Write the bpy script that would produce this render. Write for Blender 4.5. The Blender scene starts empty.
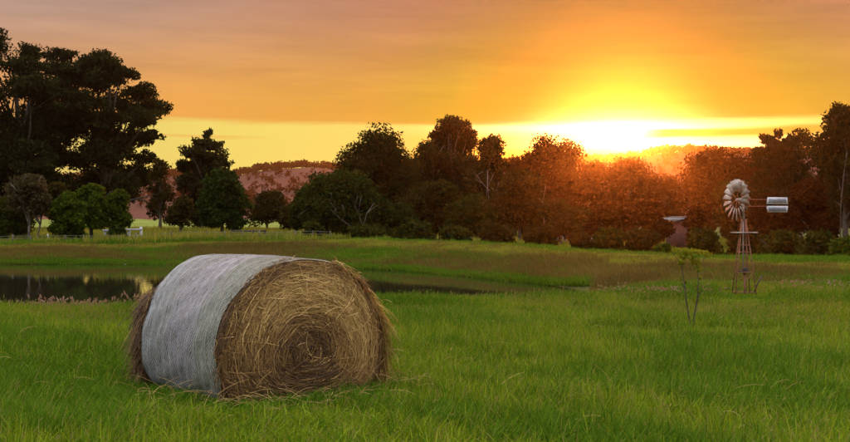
import bpy, math, numpy as np
from mathutils import Vector

S = bpy.context.scene
C = S.collection
R = math.radians
F = 850 * 43.5 / 36            # focal length of the photograph in its own pixels
EYE = 1.65
HOR = 221.0

# ------------------------------------------------------------------ camera
cam = bpy.data.cameras.new('camera')
camo = bpy.data.objects.new('camera', cam)
C.objects.link(camo)
camo.location = (0, 0, EYE)
camo.rotation_euler = (R(90), 0, 0)
cam.lens = 43.5
cam.sensor_width = 36
cam.clip_start = 0.05
cam.clip_end = 6000
S.camera = camo

# ------------------------------------------------------------------ light
SUN_AZ, SUN_EL = math.atan((620 - 425) / F), math.atan((HOR - 144.5) / F)
SD = Vector((math.sin(SUN_AZ) * math.cos(SUN_EL), math.cos(SUN_AZ) * math.cos(SUN_EL), math.sin(SUN_EL)))
sun = bpy.data.lights.new('sun', 'SUN')
suno = bpy.data.objects.new('sun', sun)
C.objects.link(suno)
suno.rotation_euler = (-SD).to_track_quat('-Z', 'Y').to_euler()
sun.energy = 3.5
sun.angle = R(0.6)
sun.color = (1.0, 0.20, 0.02)

W = bpy.data.worlds.new('World')
S.world = W
W.use_nodes = True


class NT:
    """small helper for wiring node trees"""
    def __init__(self, tree):
        self.t = tree

    def n(self, kind, **kw):
        x = self.t.nodes.new(kind)
        for k, v in kw.items():
            setattr(x, k, v)
        return x

    def put(self, sock, v):
        if hasattr(v, 'links') or isinstance(v, bpy.types.NodeSocket):
            self.t.links.new(v, sock)
        else:
            sock.default_value = v

    def m(self, op, a, b=0.0, c=0.0, clamp=False):
        x = self.n('ShaderNodeMath', operation=op, use_clamp=clamp)
        for i, v in enumerate((a, b, c)):
            self.put(x.inputs[i], v)
        return x.outputs[0]

    def mix(self, f, a, b):
        x = self.n('ShaderNodeMix', data_type='RGBA')
        self.put(x.inputs[0], f)
        for i, v in ((6, a), (7, b)):
            self.put(x.inputs[i], tuple(v) + (1,) if isinstance(v, tuple) and len(v) == 3 else v)
        return x.outputs[2]

    def mul(self, a, b):
        x = self.n('ShaderNodeMix', data_type='RGBA', blend_type='MULTIPLY')
        x.inputs[0].default_value = 1
        for i, v in ((6, a), (7, b)):
            self.put(x.inputs[i], tuple(v) + (1,) if isinstance(v, tuple) and len(v) == 3 else v)
        return x.outputs[2]

    def add(self, a, b):
        x = self.n('ShaderNodeMix', data_type='RGBA', blend_type='ADD')
        x.inputs[0].default_value = 1
        for i, v in ((6, a), (7, b)):
            self.put(x.inputs[i], tuple(v) + (1,) if isinstance(v, tuple) and len(v) == 3 else v)
        return x.outputs[2]

    def smooth(self, v, lo, hi):
        x = self.n('ShaderNodeMapRange', interpolation_type='SMOOTHSTEP')
        self.put(x.inputs[0], v)
        x.inputs[1].default_value = lo
        x.inputs[2].default_value = hi
        return x.outputs[0]

    def ramp(self, v, stops):
        x = self.n('ShaderNodeValToRGB')
        e = x.color_ramp.elements
        while len(e) < len(stops):
            e.new(0.5)
        for k, (p, c) in zip(e, stops):
            k.position = p
            k.color = tuple(c) + (1,)
        self.put(x.inputs[0], v)
        return x.outputs[0]

    def noise(self, vec, scale, detail=2.0, rough=0.5):
        x = self.n('ShaderNodeTexNoise')
        if vec is not None:
            self.t.links.new(vec, x.inputs['Vector'])
        x.inputs['Scale'].default_value = scale
        x.inputs['Detail'].default_value = detail
        x.inputs['Roughness'].default_value = rough
        return x.outputs[0]


def lin(r, g, b):
    return tuple((c / 255 / 12.92) if c <= 10 else ((c / 255 + 0.055) / 1.055) ** 2.4 for c in (r, g, b))


def build_world():
    t = NT(W.node_tree)
    bg = W.node_tree.nodes['Background']
    sky = t.n('ShaderNodeTexSky', sky_type='NISHITA')
    sky.sun_disc = False
    sky.sun_elevation = SUN_EL
    sky.sun_rotation = SUN_AZ
    sky.dust_density = 4
    sky.air_density = 1.5
    tc = t.n('ShaderNodeTexCoord')
    d = tc.outputs['Generated']
    sp = t.n('ShaderNodeSeparateXYZ')
    t.put(sp.inputs[0], d)
    x, y, z = sp.outputs
    dt = t.n('ShaderNodeVectorMath', operation='DOT_PRODUCT')
    t.put(dt.inputs[0], d)
    dt.inputs[1].default_value = SD
    ang = t.m('DIVIDE', t.m('ARCCOSINE', t.m('MINIMUM', dt.outputs['Value'], 1.0)), math.pi)   # 0 at the sun, 1 opposite
    az = t.m('SUBTRACT', t.m('ARCTAN2', x, y), SUN_AZ)
    el = t.m('SUBTRACT', z, SD.z)
    # cloud deck seen from below: coordinates on a flat layer
    k = t.m('ADD', t.m('MAXIMUM', z, 0.0), 0.045)
    cv = t.n('ShaderNodeCombineXYZ')
    t.put(cv.inputs[0], t.m('DIVIDE', x, k))
    t.put(cv.inputs[1], t.m('MULTIPLY', t.m('DIVIDE', y, k), 1.6))
    n1 = t.noise(cv.outputs[0], 0.55, 5, 0.55)
    n2 = t.noise(cv.outputs[0], 1.7, 4, 0.6)
    # streaks low over the horizon
    sv = t.n('ShaderNodeCombineXYZ')
    t.put(sv.inputs[0], t.m('MULTIPLY', az, 3.0))
    t.put(sv.inputs[1], t.m('MULTIPLY', z, 70.0))
    n3 = t.noise(sv.outputs[0], 1.0, 4, 0.55)
    # colours of the deck by angle from the sun, low and high
    D = 1 / 180.0
    def sc3(c, f):
        return (c[0] * f, c[1] * (f + 0.04), c[2])
    low = t.ramp(ang, [(0, (0.2, 0.42, 0.06)), (2.6 * D, (0.12, 0.36, 0.03)), (5.5 * D, (0.10, 0.25, 0.018)), (9 * D, (0.40, 0.37, 0.028)),
                       (14 * D, (0.72, 0.38, 0.054)), (24 * D, sc3(lin(236, 164, 80), 1.04)), (45 * D, lin(190, 130, 95)), (1, lin(130, 120, 130))])
    high = t.ramp(ang, [(0, (0.2, 0.34, 0.06)), (8 * D, (0.32, 0.21, 0.060)), (13 * D, sc3(lin(210, 146, 98), 0.74)), (20 * D, sc3(lin(198, 144, 112), 0.86)),
                        (28 * D, sc3(lin(188, 151, 133), 0.92)), (55 * D, lin(186, 166, 162)), (100 * D, lin(190, 190, 198)), (1, lin(170, 178, 196))])
    deck = t.mix(t.smooth(z, 0.10, 0.215), low, high)
    sv2 = t.n('ShaderNodeCombineXYZ')
    t.put(sv2.inputs[0], t.m('ADD', t.m('MULTIPLY', az, 5.0), t.m('MULTIPLY', n1, 0.8)))
    t.put(sv2.inputs[1], t.m('MULTIPLY', t.m('ADD', z, t.m('MULTIPLY', az, 0.03)), 55.0))
    n4 = t.noise(sv2.outputs[0], 1.0, 5, 0.62)
    mixn = t.m('ADD', t.m('ADD', t.m('MULTIPLY', n1, 0.40), t.m('MULTIPLY', n2, 0.25)), t.m('MULTIPLY', n4, 0.35))
    shade = t.m('ADD', 1.0, t.m('MULTIPLY', t.m('SUBTRACT', mixn, 0.5), t.m('ADD', 0.35, t.m('MULTIPLY', t.smooth(z, 0.09, 0.16), 0.75))))
    sc = t.n('ShaderNodeVectorMath', operation='SCALE')
    t.put(sc.inputs[0], deck)
    t.put(sc.inputs['Scale'], shade)
    deck = sc.outputs[0]
    # higher up, out of view, the deck is brightened to light the field
    lift = t.n('ShaderNodeVectorMath', operation='SCALE')
    t.put(lift.inputs[0], deck)
    t.put(lift.inputs['Scale'], t.m('ADD', 1.0, t.m('MULTIPLY', t.smooth(z, 0.22, 0.65), 2.8)))
    deck = lift.outputs[0]
    # clear strip under the deck: the physical sky
    ns = t.n('ShaderNodeVectorMath', operation='SCALE')
    t.put(ns.inputs[0], sky.outputs[0])
    ns.inputs['Scale'].default_value = 0.075
    clear = t.mul(ns.outputs[0], (1.0, 1.12, 1.9))
    clear = t.mix(t.smooth(ang, 4 * D, 16 * D), clear, t.mix(t.smooth(ang, 20 * D, 50 * D), lin(241, 220, 110), lin(190, 150, 110)))
    edge = t.m('ADD', z, t.m('MULTIPLY', t.m('SUBTRACT', n3, 0.5), 0.010))
    edge = t.m('ADD', edge, t.m('ADD', t.m('MULTIPLY', t.m('SUBTRACT', n1, 0.5), 0.012), t.m('MULTIPLY', t.m('SUBTRACT', n2, 0.5), 0.008)))
    cover = t.smooth(edge, 0.0905, 0.0985)
    # gold bank of cloud to the right of the sun, and thin streaks in the strip
    streak = t.m('MULTIPLY', t.smooth(n3, 0.56, 0.66), 0.55)
    col = t.mix(streak, clear, t.mix(0.5, low, deck))
    col = t.mix(cover, col, deck)
    # the bright break in the cloud where the sun stands
    def gauss(ca, wa, ce, we):
        ga = t.m('DIVIDE', t.m('SUBTRACT', az, ca), wa)
        ge = t.m('DIVIDE', t.m('SUBTRACT', el, ce - 0.002), we)
        g = t.m('ADD', t.m('MULTIPLY', ga, ga), t.m('MULTIPLY', ge, ge))
        g = t.m('MULTIPLY', g, t.m('ADD', 0.65, t.m('MULTIPLY', n3, 0.9)))
        return t.m('POWER', 2.718, t.m('MULTIPLY', g, -1.0))
    glow = t.m('ADD', gauss(-0.004, 0.066, 0.010, 0.018), t.m('MULTIPLY', t.m('ADD', gauss(-0.01, 0.12, 0.017, 0.0055), gauss(0.06, 0.11, 0.0, 0.006)), 0.8))
    bar = t.m('MULTIPLY', t.smooth(t.m('ABSOLUTE', t.m('SUBTRACT', el, t.m('ADD', t.m('ADD', 0.0085, t.m('MULTIPLY', t.m('SUBTRACT', n1, 0.5), 0.012)), t.m('MULTIPLY', az, 0.012)))), 0.0060, 0.0020),
              t.smooth(az, 0.012, 0.045))
    glow = t.m('MULTIPLY', glow, t.m('SUBTRACT', 1.0, t.m('MULTIPLY', bar, 0.96)))
    col = t.mix(t.m('MULTIPLY', bar, 0.8), col, low)
    gl = t.n('ShaderNodeVectorMath', operation='SCALE')
    gl.inputs[0].default_value = (1.7, 1.45, 0.95)
    t.put(gl.inputs['Scale'], glow)
    col = t.add(col, gl.outputs[0])
    core = t.n('ShaderNodeVectorMath', operation='SCALE')
    core.inputs[0].default_value = (22, 14, 5)
    t.put(core.inputs['Scale'], t.smooth(ang, 0.45 * D, 0.25 * D))
    col = t.add(col, core.outputs[0])
    # below the horizon
    col = t.mix(t.smooth(z, -0.01, -0.04), col, (0.06, 0.06, 0.03))
    t.put(bg.inputs[0], col)
    bg.inputs[1].default_value = 1.0


build_world()
S.view_settings.view_transform = 'Standard'
S.view_settings.look = 'None'
S.view_settings.exposure = 0.0
S.view_settings.gamma = 1.0
cy = S.cycles
cy.use_denoising = True
cy.max_bounces = 6
cy.diffuse_bounces = 3
cy.transmission_bounces = 4
cy.volume_bounces = 1
cy.caustics_reflective = False
cy.caustics_refractive = False
cy.sample_clamp_indirect = 4.0

# ------------------------------------------------------------------ helpers
def smooth01(t):
    t = np.clip(t, 0, 1)
    return t * t * (3 - 2 * t)


def mesh_np(name, V, Fq, mat, parent=None, tint=None, smooth=False, mats=None, fmat=None):
    """one mesh object from numpy arrays: V (n,3), Fq list of face arrays (tri or quad)"""
    if isinstance(Fq, np.ndarray):
        Fq = [Fq]
    Fq = [f for f in Fq if len(f)]
    me = bpy.data.meshes.new(name)
    V = np.asarray(V, np.float32)
    nl = sum(f.size for f in Fq)
    nf = sum(len(f) for f in Fq)
    me.vertices.add(len(V))
    me.vertices.foreach_set('co', V.ravel())
    me.loops.add(nl)
    me.loops.foreach_set('vertex_index', np.concatenate([f.ravel() for f in Fq]).astype(np.int32))
    me.polygons.add(nf)
    tot = np.concatenate([np.full(len(f), f.shape[1]) for f in Fq]).astype(np.int32)
    st = np.concatenate([[0], np.cumsum(tot)[:-1]]).astype(np.int32)
    me.polygons.foreach_set('loop_start', st)
    if smooth:
        me.polygons.foreach_set('use_smooth', np.ones(nf, bool))
    for m in ([mat] if mats is None else mats):
        me.materials.append(m)
    if fmat is not None:
        me.polygons.foreach_set('material_index', np.asarray(fmat, np.int32))
    if tint is not None:
        a = me.attributes.new('tint', 'FLOAT', 'FACE')
        a.data.foreach_set('value', np.asarray(tint, np.float32))
    me.update(calc_edges=True)
    o = bpy.data.objects.new(name, me)
    C.objects.link(o)
    if parent is not None:
        o.parent = parent
    return o


def link_only(o):
    for c in list(o.users_collection):
        c.objects.unlink(o)


class MB:
    """gathers quads and triangles"""
    def __init__(self):
        self.V, self.Q, self.T, self.tq, self.tt, self.n = [], [], [], [], [], 0

    def add(self, V, Q=None, T=None, tint=0.5):
        V = np.asarray(V, float)
        if Q is not None and len(Q):
            Q = np.asarray(Q, int)
            self.Q.append(Q + self.n)
            self.tq.append(np.broadcast_to(tint, (len(Q),)))
        if T is not None and len(T):
            T = np.asarray(T, int)
            self.T.append(T + self.n)
            self.tt.append(np.broadcast_to(tint, (len(T),)))
        self.V.append(V)
        self.n += len(V)
        return self

    def box(self, c, s, rot=None, tint=0.5):
        v = np.array([[i, j, k] for i in (-1, 1) for j in (-1, 1) for k in (-1, 1)], float) * np.array(s) / 2
        if rot is not None:
            v = v @ np.array(rot).T
        q = [[0, 1, 3, 2], [4, 6, 7, 5], [0, 4, 5, 1], [2, 3, 7, 6], [0, 2, 6, 4], [1, 5, 7, 3]]
        return self.add(v + np.array(c), q, tint=tint)

    def tube(self, pts, rad, n=6, tint=0.5, cap=True):
        pts = np.asarray(pts, float)
        m = len(pts)
        rad = np.broadcast_to(rad, (m,))
        tg = np.gradient(pts, axis=0)
        tg /= np.linalg.norm(tg, axis=1)[:, None] + 1e-9
        ref = np.array([0, 0, 1.0]) if abs(tg[:, 2]).mean() < 0.8 else np.array([1.0, 0, 0])
        a = np.cross(tg, ref)
        a /= np.linalg.norm(a, axis=1)[:, None] + 1e-9
        b = np.cross(tg, a)
        th = np.arange(n) * 2 * np.pi / n
        V = pts[:, None] + rad[:, None, None] * (a[:, None] * np.cos(th)[None, :, None] + b[:, None] * np.sin(th)[None, :, None])
        V = V.reshape(-1, 3)
        i = np.arange(m - 1)[:, None] * n
        j = np.arange(n)[None]
        k = (j + 1) % n
        Q = np.stack([i + j, i + k, i + n + k, i + n + j], -1).reshape(-1, 4)
        T = []
        if cap:
            V = np.vstack([V, pts[:1], pts[-1:]])
            for u in range(n):
                T.append([m * n, (u + 1) % n, u])
                T.append([m * n + 1, (m - 1) * n + u, (m - 1) * n + (u + 1) % n])
        return self.add(V, Q, T if T else None, tint)

    def build(self, name, mat, parent=None, smooth=False):
        V = np.vstack(self.V)
        fs, tn = [], []
        if self.Q:
            fs.append(np.vstack(self.Q)); tn.append(np.concatenate(self.tq))
        if self.T:
            fs.append(np.vstack(self.T)); tn.append(np.concatenate(self.tt))
        return mesh_np(name, V, fs, mat, parent, np.concatenate(tn), smooth)


def empty(name, loc=(0, 0, 0), rz=0.0):
    o = bpy.data.objects.new(name, None)
    C.objects.link(o)
    o.location = loc
    o.rotation_euler = (0, 0, rz)
    o.empty_display_size = 0.2
    return o


def tag(o, label=None, cat=None, group=None, kind=None):
    for k, v in (('label', label), ('category', cat), ('group', group), ('kind', kind)):
        if v:
            o[k] = v
    return o


# ------------------------------------------------------------------ materials
def new_mat(name):
    m = bpy.data.materials.new(name)
    m.use_nodes = True
    t = NT(m.node_tree)
    return m, t, m.node_tree.nodes['Principled BSDF'], m.node_tree.nodes['Material Output']


def leaf_mat(name, dark, light, trans=0.35, warp=0.25, spec=True):
    """foliage: per-leaf tint plus a slow drift through the crown, part translucent"""
    m, t, p, out = new_mat(name)
    at = t.n('ShaderNodeAttribute', attribute_name='tint')
    ge = t.n('ShaderNodeNewGeometry')
    nz = t.noise(ge.outputs['Position'], 0.45, 2)
    f = t.m('ADD', t.m('MULTIPLY', at.outputs['Fac'], 0.8), t.m('MULTIPLY', t.m('SUBTRACT', nz, 0.4), warp * 2), clamp=True)
    col = t.mix(f, dark, light)
    df = t.n('ShaderNodeBsdfDiffuse')
    t.put(df.inputs['Color'], col)
    tr = t.n('ShaderNodeBsdfTranslucent')
    t.put(tr.inputs['Color'], t.mul(col, (1.25, 1.1, 0.7)))
    mx = t.n('ShaderNodeMixShader')
    mx.inputs[0].default_value = trans
    t.put(mx.inputs[1], df.outputs[0])
    t.put(mx.inputs[2], tr.outputs[0])
    t.put(out.inputs['Surface'], mx.outputs[0])
    m.node_tree.nodes.remove(p)
    return m


def plain_mat(name, dark, light, scale=6.0, rough=0.85, metal=0.0, bump=0.0, detail=5, tint=0.0):
    m, t, p, out = new_mat(name)
    tc = t.n('ShaderNodeTexCoord')
    nz = t.noise(tc.outputs['Object'], scale, detail, 0.6)
    f = t.smooth(nz, 0.3, 0.7)
    if tint:
        at = t.n('ShaderNodeAttribute', attribute_name='tint')
        f = t.m('ADD', t.m('MULTIPLY', f, 1 - tint), t.m('MULTIPLY', at.outputs['Fac'], tint))
    t.put(p.inputs['Base Color'], t.mix(f, dark, light))
    p.inputs['Roughness'].default_value = rough
    p.inputs['Metallic'].default_value = metal
    if bump:
        b = t.n('ShaderNodeBump')
        b.inputs['Strength'].default_value = bump
        t.put(b.inputs['Height'], t.noise(tc.outputs['Object'], scale * 4, 4))
        t.put(p.inputs['Normal'], b.outputs[0])
    return m


M = {}
M['pine'] = leaf_mat('pine_needles', (0.010, 0.013, 0.004), (0.034, 0.038, 0.010), 0.2)
M['conifer'] = leaf_mat('conifer_needles', (0.012, 0.014, 0.005), (0.045, 0.038, 0.011), 0.25)
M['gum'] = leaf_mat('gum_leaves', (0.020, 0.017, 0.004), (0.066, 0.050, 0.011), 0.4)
M['gum_dusk_red'] = leaf_mat('gum_leaves_dusk_red', (0.030, 0.009, 0.0022), (0.068, 0.022, 0.005), 0.10)  # red sunset glow put into the leaf colour
M['olive'] = leaf_mat('olive_leaves', (0.020, 0.026, 0.005), (0.06, 0.064, 0.010), 0.35)
M['wattle'] = leaf_mat('wattle_leaves', (0.028, 0.048, 0.005), (0.090, 0.120, 0.010), 0.35)
M['cypress'] = leaf_mat('cypress_leaves', (0.014, 0.024, 0.005), (0.042, 0.058, 0.010), 0.2)
M['pinkgum'] = leaf_mat('pink_tipped_leaves', (0.034, 0.030, 0.011), (0.10, 0.075, 0.036), 0.3)
M['sapling'] = leaf_mat('sapling_leaves', (0.11, 0.16, 0.012), (0.24, 0.27, 0.02), 0.45)
M['farwood'] = leaf_mat('far_wood_dusk_red', (0.085, 0.018, 0.004), (0.12, 0.027, 0.006), 0.3)  # red dusk light on the far wood put into its leaf colour
M['bark'] = plain_mat('bark', (0.035, 0.026, 0.018), (0.10, 0.075, 0.05), 3.0, bump=0.4)
M['pale_bark'] = plain_mat('pale_bark', (0.07, 0.055, 0.04), (0.25, 0.20, 0.155), 2.5, bump=0.2)
M['mid_bark'] = plain_mat('brown_bark', (0.10, 0.075, 0.055), (0.26, 0.20, 0.15), 2.5, bump=0.3)
M['grass'] = leaf_mat('field_grass', (0.085, 0.165, 0.006), (0.39, 0.50, 0.030), 0.34, 0.25)
M['lush'] = leaf_mat('lush_grass', (0.042, 0.110, 0.007), (0.16, 0.29, 0.020), 0.35, 0.3)
M['seed'] = leaf_mat('seed_heads', (0.20, 0.20, 0.04), (0.34, 0.31, 0.09), 0.3, 0.2)
M['dry'] = leaf_mat('dry_grass', (0.10, 0.080, 0.018), (0.26, 0.19, 0.055), 0.3, 0.3)
M['plume'] = leaf_mat('pink_plumes', (0.26, 0.17, 0.11), (0.45, 0.31, 0.22), 0.4, 0.2)
M['bankgrass'] = leaf_mat('bank_grass', (0.12, 0.14, 0.014), (0.38, 0.36, 0.06), 0.35, 0.4)


# ------------------------------------------------------------------ the lie of the land
PXK = np.array([-700, 0, 100, 200, 300, 400, 500, 560, 620, 700, 780, 850, 1500], float)
D_N = np.array([17.0, 17.6, 18, 18.5, 19, 19.5, 20, 20.5, 21, 21.5, 22, 22, 22])
D_F = np.array([47.5, 48, 48, 47.5, 45.5, 42, 35.5, 32, 29, 27, 27, 27, 27])
D_C = np.array([54, 53, 54, 55.5, 56, 50, 43, 38, 36, 34.5, 33.5, 33, 33])
Z_C = np.array([0.2, 0.22, 0.32, 0.45, 0.53, 0.50, 0.43, 0.38, 0.28, 0.18, 0.12, 0.08, 0.05])
Z_65 = np.array([0.5, 0.5, 0.5, 0.5, 0.5, 0.3, 0.0, -0.2, -0.4, -0.6, -0.6, -0.6, -0.6])
POND = np.array([1, 1, 1, 1, 1, 1, 1, 0.92, 0.45, 0, 0, 0, 0], float)
WATER_Z = -0.35


def terrain(X, Y):
    X = np.asarray(X, float)
    Y = np.asarray(Y, float)
    d = np.maximum(Y, 0.5)
    px = np.clip(425 + F * X / d, -700, 1500)
    g = lambda a: np.interp(px, PXK, a)
    dn, df, dc, zc, z65, k = g(D_N), g(D_F), g(D_C), g(Z_C), g(Z_65), g(POND)
    K = [dn, dn + 4, dn + 6.5]
    K.append(np.maximum(K[2] + 0.5, df - 3))
    K.append(np.maximum(K[3] + 0.5, df + 0.4))
    K.append(np.maximum(K[4] + 2.0, dc))
    K += [dc + 2.5, np.full_like(d, 68.0), np.full_like(d, 320.0)]
    V = [0 * d, -0.40 * k, -0.9 * k, -0.75 * k, -0.28 * k + 0.03 * (1 - k), zc, zc + 0.02, z65, 0 * d + 2.1]
    z = V[0].copy()
    for i in range(len(K) - 1):
        tt = np.clip((d - K[i]) / (K[i + 1] - K[i]), 0, 1)
        if i not in (6, 7):
            tt = smooth01(tt) * 0.6 + tt * 0.4
        z = z + (V[i + 1] - V[i]) * tt
    und = 0.035 * np.sin(X * 0.7 + 0.4 * Y) + 0.03 * np.sin(Y * 0.9 - X * 0.35 + 1.3) + 0.02 * np.sin(X * 1.9 + 2) * np.sin(Y * 1.3)
    und = und * np.clip((d - 3) / 6, 0.2, 1) * np.where(d < 70, 1, 1 + (d - 70) / 90)
    return z + und


def P(px, py, d):
    """a point at depth d that shows at photograph pixel px, py"""
    return np.array([(px - 425) / F * d, d, EYE - (py - HOR) / F * d])


def gz(x, y):
    return float(terrain(np.array([x]), np.array([y]))[0])


# ground: one sheet on rings round the field
def ground_mat():
    m, t, p, out = new_mat('soil_and_turf')
    ge = t.n('ShaderNodeNewGeometry')
    pos = ge.outputs['Position']
    a = t.noise(pos, 0.35, 4)
    b = t.noise(pos, 6.0, 4)
    c = t.mix(t.smooth(a, 0.35, 0.65), (0.055, 0.085, 0.012), (0.12, 0.12, 0.03))
    c = t.mix(t.smooth(b, 0.45, 0.75), c, (0.05, 0.04, 0.02))
    at = t.n('ShaderNodeAttribute', attribute_name='gravel')
    gr = t.mix(t.smooth(b, 0.3, 0.7), (0.16, 0.13, 0.12), (0.28, 0.24, 0.22))
    c = t.mix(at.outputs['Fac'], c, gr)
    sp = t.n('ShaderNodeSeparateXYZ')
    t.put(sp.inputs[0], pos)
    far = t.m('MULTIPLY', t.smooth(sp.outputs[1], 75, 110), t.smooth(sp.outputs[0], 15, -10))
    mead = t.mix(t.smooth(t.noise(pos, 0.06, 4), 0.35, 0.65), (0.13, 0.19, 0.025), (0.22, 0.25, 0.05))
    c = t.mix(far, c, mead)
    t.put(p.inputs['Base Color'], c)
    p.inputs['Roughness'].default_value = 1.0
    p.inputs['Specular IOR Level'].default_value = 0.1
    bp = t.n('ShaderNodeBump')
    bp.inputs['Strength'].default_value = 0.6
    bp.inputs['Distance'].default_value = 0.05
    t.put(bp.inputs['Height'], t.noise(pos, 14, 4))
    t.put(p.inputs['Normal'], bp.outputs[0])
    return m


def build_ground():
    az = np.concatenate([np.linspace(-180, -46, 60, endpoint=False), np.linspace(-46, 46, 300, endpoint=False), np.linspace(46, 180, 60, endpoint=False)])
    r = np.concatenate([[0.6, 2, 4], np.arange(5.5, 70, 0.35), 70 * 1.09 ** np.arange(1, 35)])
    r = r[r < 1350]
    A, Rr = np.meshgrid(np.radians(az), r)
    X, Y = Rr * np.sin(A), Rr * np.cos(A)
    Z = terrain(X, Y)
    V = np.stack([X, Y, Z], -1).reshape(-1, 3)
    n = len(az)
    i = np.arange(len(r) - 1)[:, None] * n
    j = np.arange(n)[None]
    k = (j + 1) % n
    Q = np.stack([i + j, i + n + j, i + n + k, i + k], -1).reshape(-1, 4)[:, ::-1]
    V = np.vstack([V, [[0, 0, V[0, 2]]]])
    c = len(V) - 1
    T = np.stack([np.full(n, c), np.arange(n), (np.arange(n) + 1) % n], -1)[:, ::-1]
    o = mesh_np('ground', V, [Q, T], ground_mat(), smooth=True)
    # a strip of gravel track behind the bank on the right
    px = 425 + F * V[:, 0] / np.maximum(V[:, 1], 0.5)
    g = np.exp(-((V[:, 1] - (36.5 + 0.012 * (px - 790))) / 1.3) ** 2) * smooth01((px - 745) / 30) * (V[:, 1] > 20)
    at = o.data.attributes.new('gravel', 'FLOAT', 'POINT')
    at.data.foreach_set('value', g.astype(np.float32))
    tag(o, kind='structure')


build_ground()


def build_water():
    m, t, p, out = new_mat('pond_water')
    p.inputs['Base Color'].default_value = (0.018, 0.016, 0.009, 1)
    p.inputs['Roughness'].default_value = 0.0
    p.inputs['IOR'].default_value = 1.33
    tc = t.n('ShaderNodeTexCoord')
    mp = t.n('ShaderNodeMapping')
    mp.inputs['Scale'].default_value = (1.0, 0.55, 1)
    t.put(mp.inputs[0], tc.outputs['Object'])
    bp = t.n('ShaderNodeBump')
    bp.inputs['Strength'].default_value = 0.03
    bp.inputs['Distance'].default_value = 0.05
    t.put(bp.inputs['Height'], t.noise(mp.outputs[0], 5.0, 3))
    t.put(p.inputs['Normal'], bp.outputs[0])
    px = np.linspace(-500, 680, 80)
    dn = np.interp(px, PXK, D_N) + 2.0
    df = np.interp(px, PXK, D_F) + 1.6
    tt = np.linspace(0, 1, 24)[:, None]
    d = dn + (df - dn) * tt
    V = np.stack([(px - 425) / F * d, d, np.full_like(d, WATER_Z)], -1).reshape(-1, 3)
    n = len(px)
    i = np.arange(23)[:, None] * n
    j = np.arange(n - 1)[None]
    Q = np.stack([i + j, i + j + 1, i + n + j + 1, i + n + j], -1).reshape(-1, 4)
    tag(mesh_np('pond_water', V, Q, m, smooth=True), kind='structure')


build_water()

# hills beyond the valley
HPX = np.array([-900, -300, 100, 232, 262, 300, 335, 420, 560, 640, 660, 700, 760, 815, 850, 1100, 1700], float)
HPY = np.array([188, 180, 176, 174, 168, 165, 168, 166, 160, 155, 152, 151, 154, 151, 150, 160, 180], float)


def hill_z(X, Y):
    d = np.maximum(Y, 1)
    px = 425 + F * X / d
    top = EYE + (HOR - np.interp(px, HPX, HPY)) / F * 600 - 2.5
    rise = smooth01((d - 330) / 270) * (0.75 + 0.25 * smooth01((d - 330) / 270))
    fall = 1 - 0.6 * smooth01((d - 600) / 380)
    n = 2.5 * np.sin(X * 0.021 + 1) * np.sin(Y * 0.017) + 1.2 * np.sin(X * 0.06 + Y * 0.03) + 0.7 * np.sin(X * 0.13 - Y * 0.05)
    mid = 4 * np.exp(-((d - 430) / 45) ** 2) * (0.6 + 0.4 * np.sin(X * 0.012 + 2))
    return 0.5 + (top - 0.5) * rise * fall + 0.6 * n * smooth01((d - 350) / 150) + mid


def build_hills():
    m, t, p, out = new_mat('hill_dusk_red')
    ge = t.n('ShaderNodeNewGeometry')
    c = t.mix(t.smooth(t.noise(ge.outputs['Position'], 0.02, 5), 0.4, 0.6), (0.085, 0.016, 0.003), (0.115, 0.023, 0.005))  # base colour carries the red dusk light on the hillside
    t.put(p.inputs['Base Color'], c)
    p.inputs['Roughness'].default_value = 1
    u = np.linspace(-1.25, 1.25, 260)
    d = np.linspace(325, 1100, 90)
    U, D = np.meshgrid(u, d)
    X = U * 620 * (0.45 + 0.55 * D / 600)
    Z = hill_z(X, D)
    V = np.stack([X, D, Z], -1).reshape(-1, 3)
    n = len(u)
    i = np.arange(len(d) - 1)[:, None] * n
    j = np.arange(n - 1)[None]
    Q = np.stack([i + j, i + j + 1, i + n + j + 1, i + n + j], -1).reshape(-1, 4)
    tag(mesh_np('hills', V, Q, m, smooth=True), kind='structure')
    # woods on the hills
    rng = np.random.default_rng(5)
    N = 4600
    dd = np.where(rng.random(N) < 0.6, rng.normal(592, 12, N), rng.uniform(390, 600, N))
    xx = rng.uniform(-0.62, 0.62, N) * dd
    nn = np.sin(xx * 0.03 + dd * 0.011) + np.sin(xx * 0.011 - dd * 0.023 + 1)
    keep = (nn > -0.35) | (dd > 570)
    xx, dd = xx[keep], dd[keep]
    h = rng.uniform(2.0, 5.5, len(xx))
    zz = hill_z(xx, dd)
    L = 32
    pos = np.repeat(np.stack([xx, dd, zz], -1), L, 0)
    hh = np.repeat(h, L)
    q = rng.normal(size=(len(pos), 3))
    q /= np.linalg.norm(q, axis=1)[:, None]
    q *= (rng.random(len(q)) ** 0.4)[:, None]
    pos = pos + q * np.stack([hh * 0.5, hh * 0.5, hh * 0.42], -1) + np.stack([0 * hh, 0 * hh, hh * 0.5], -1)
    V, Q, ti = leaf_quads(pos, hh * 0.21, rng, 1.3)
    ti = np.repeat(rng.random(len(xx)), L) * 0.6 + ti * 0.4
    tag(mesh_np('hill_woodland', V, Q, M['farwood'], tint=ti), 'far-off dusk-reddened woodland covering the hazy ridge', 'woodland', kind='stuff')


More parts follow.
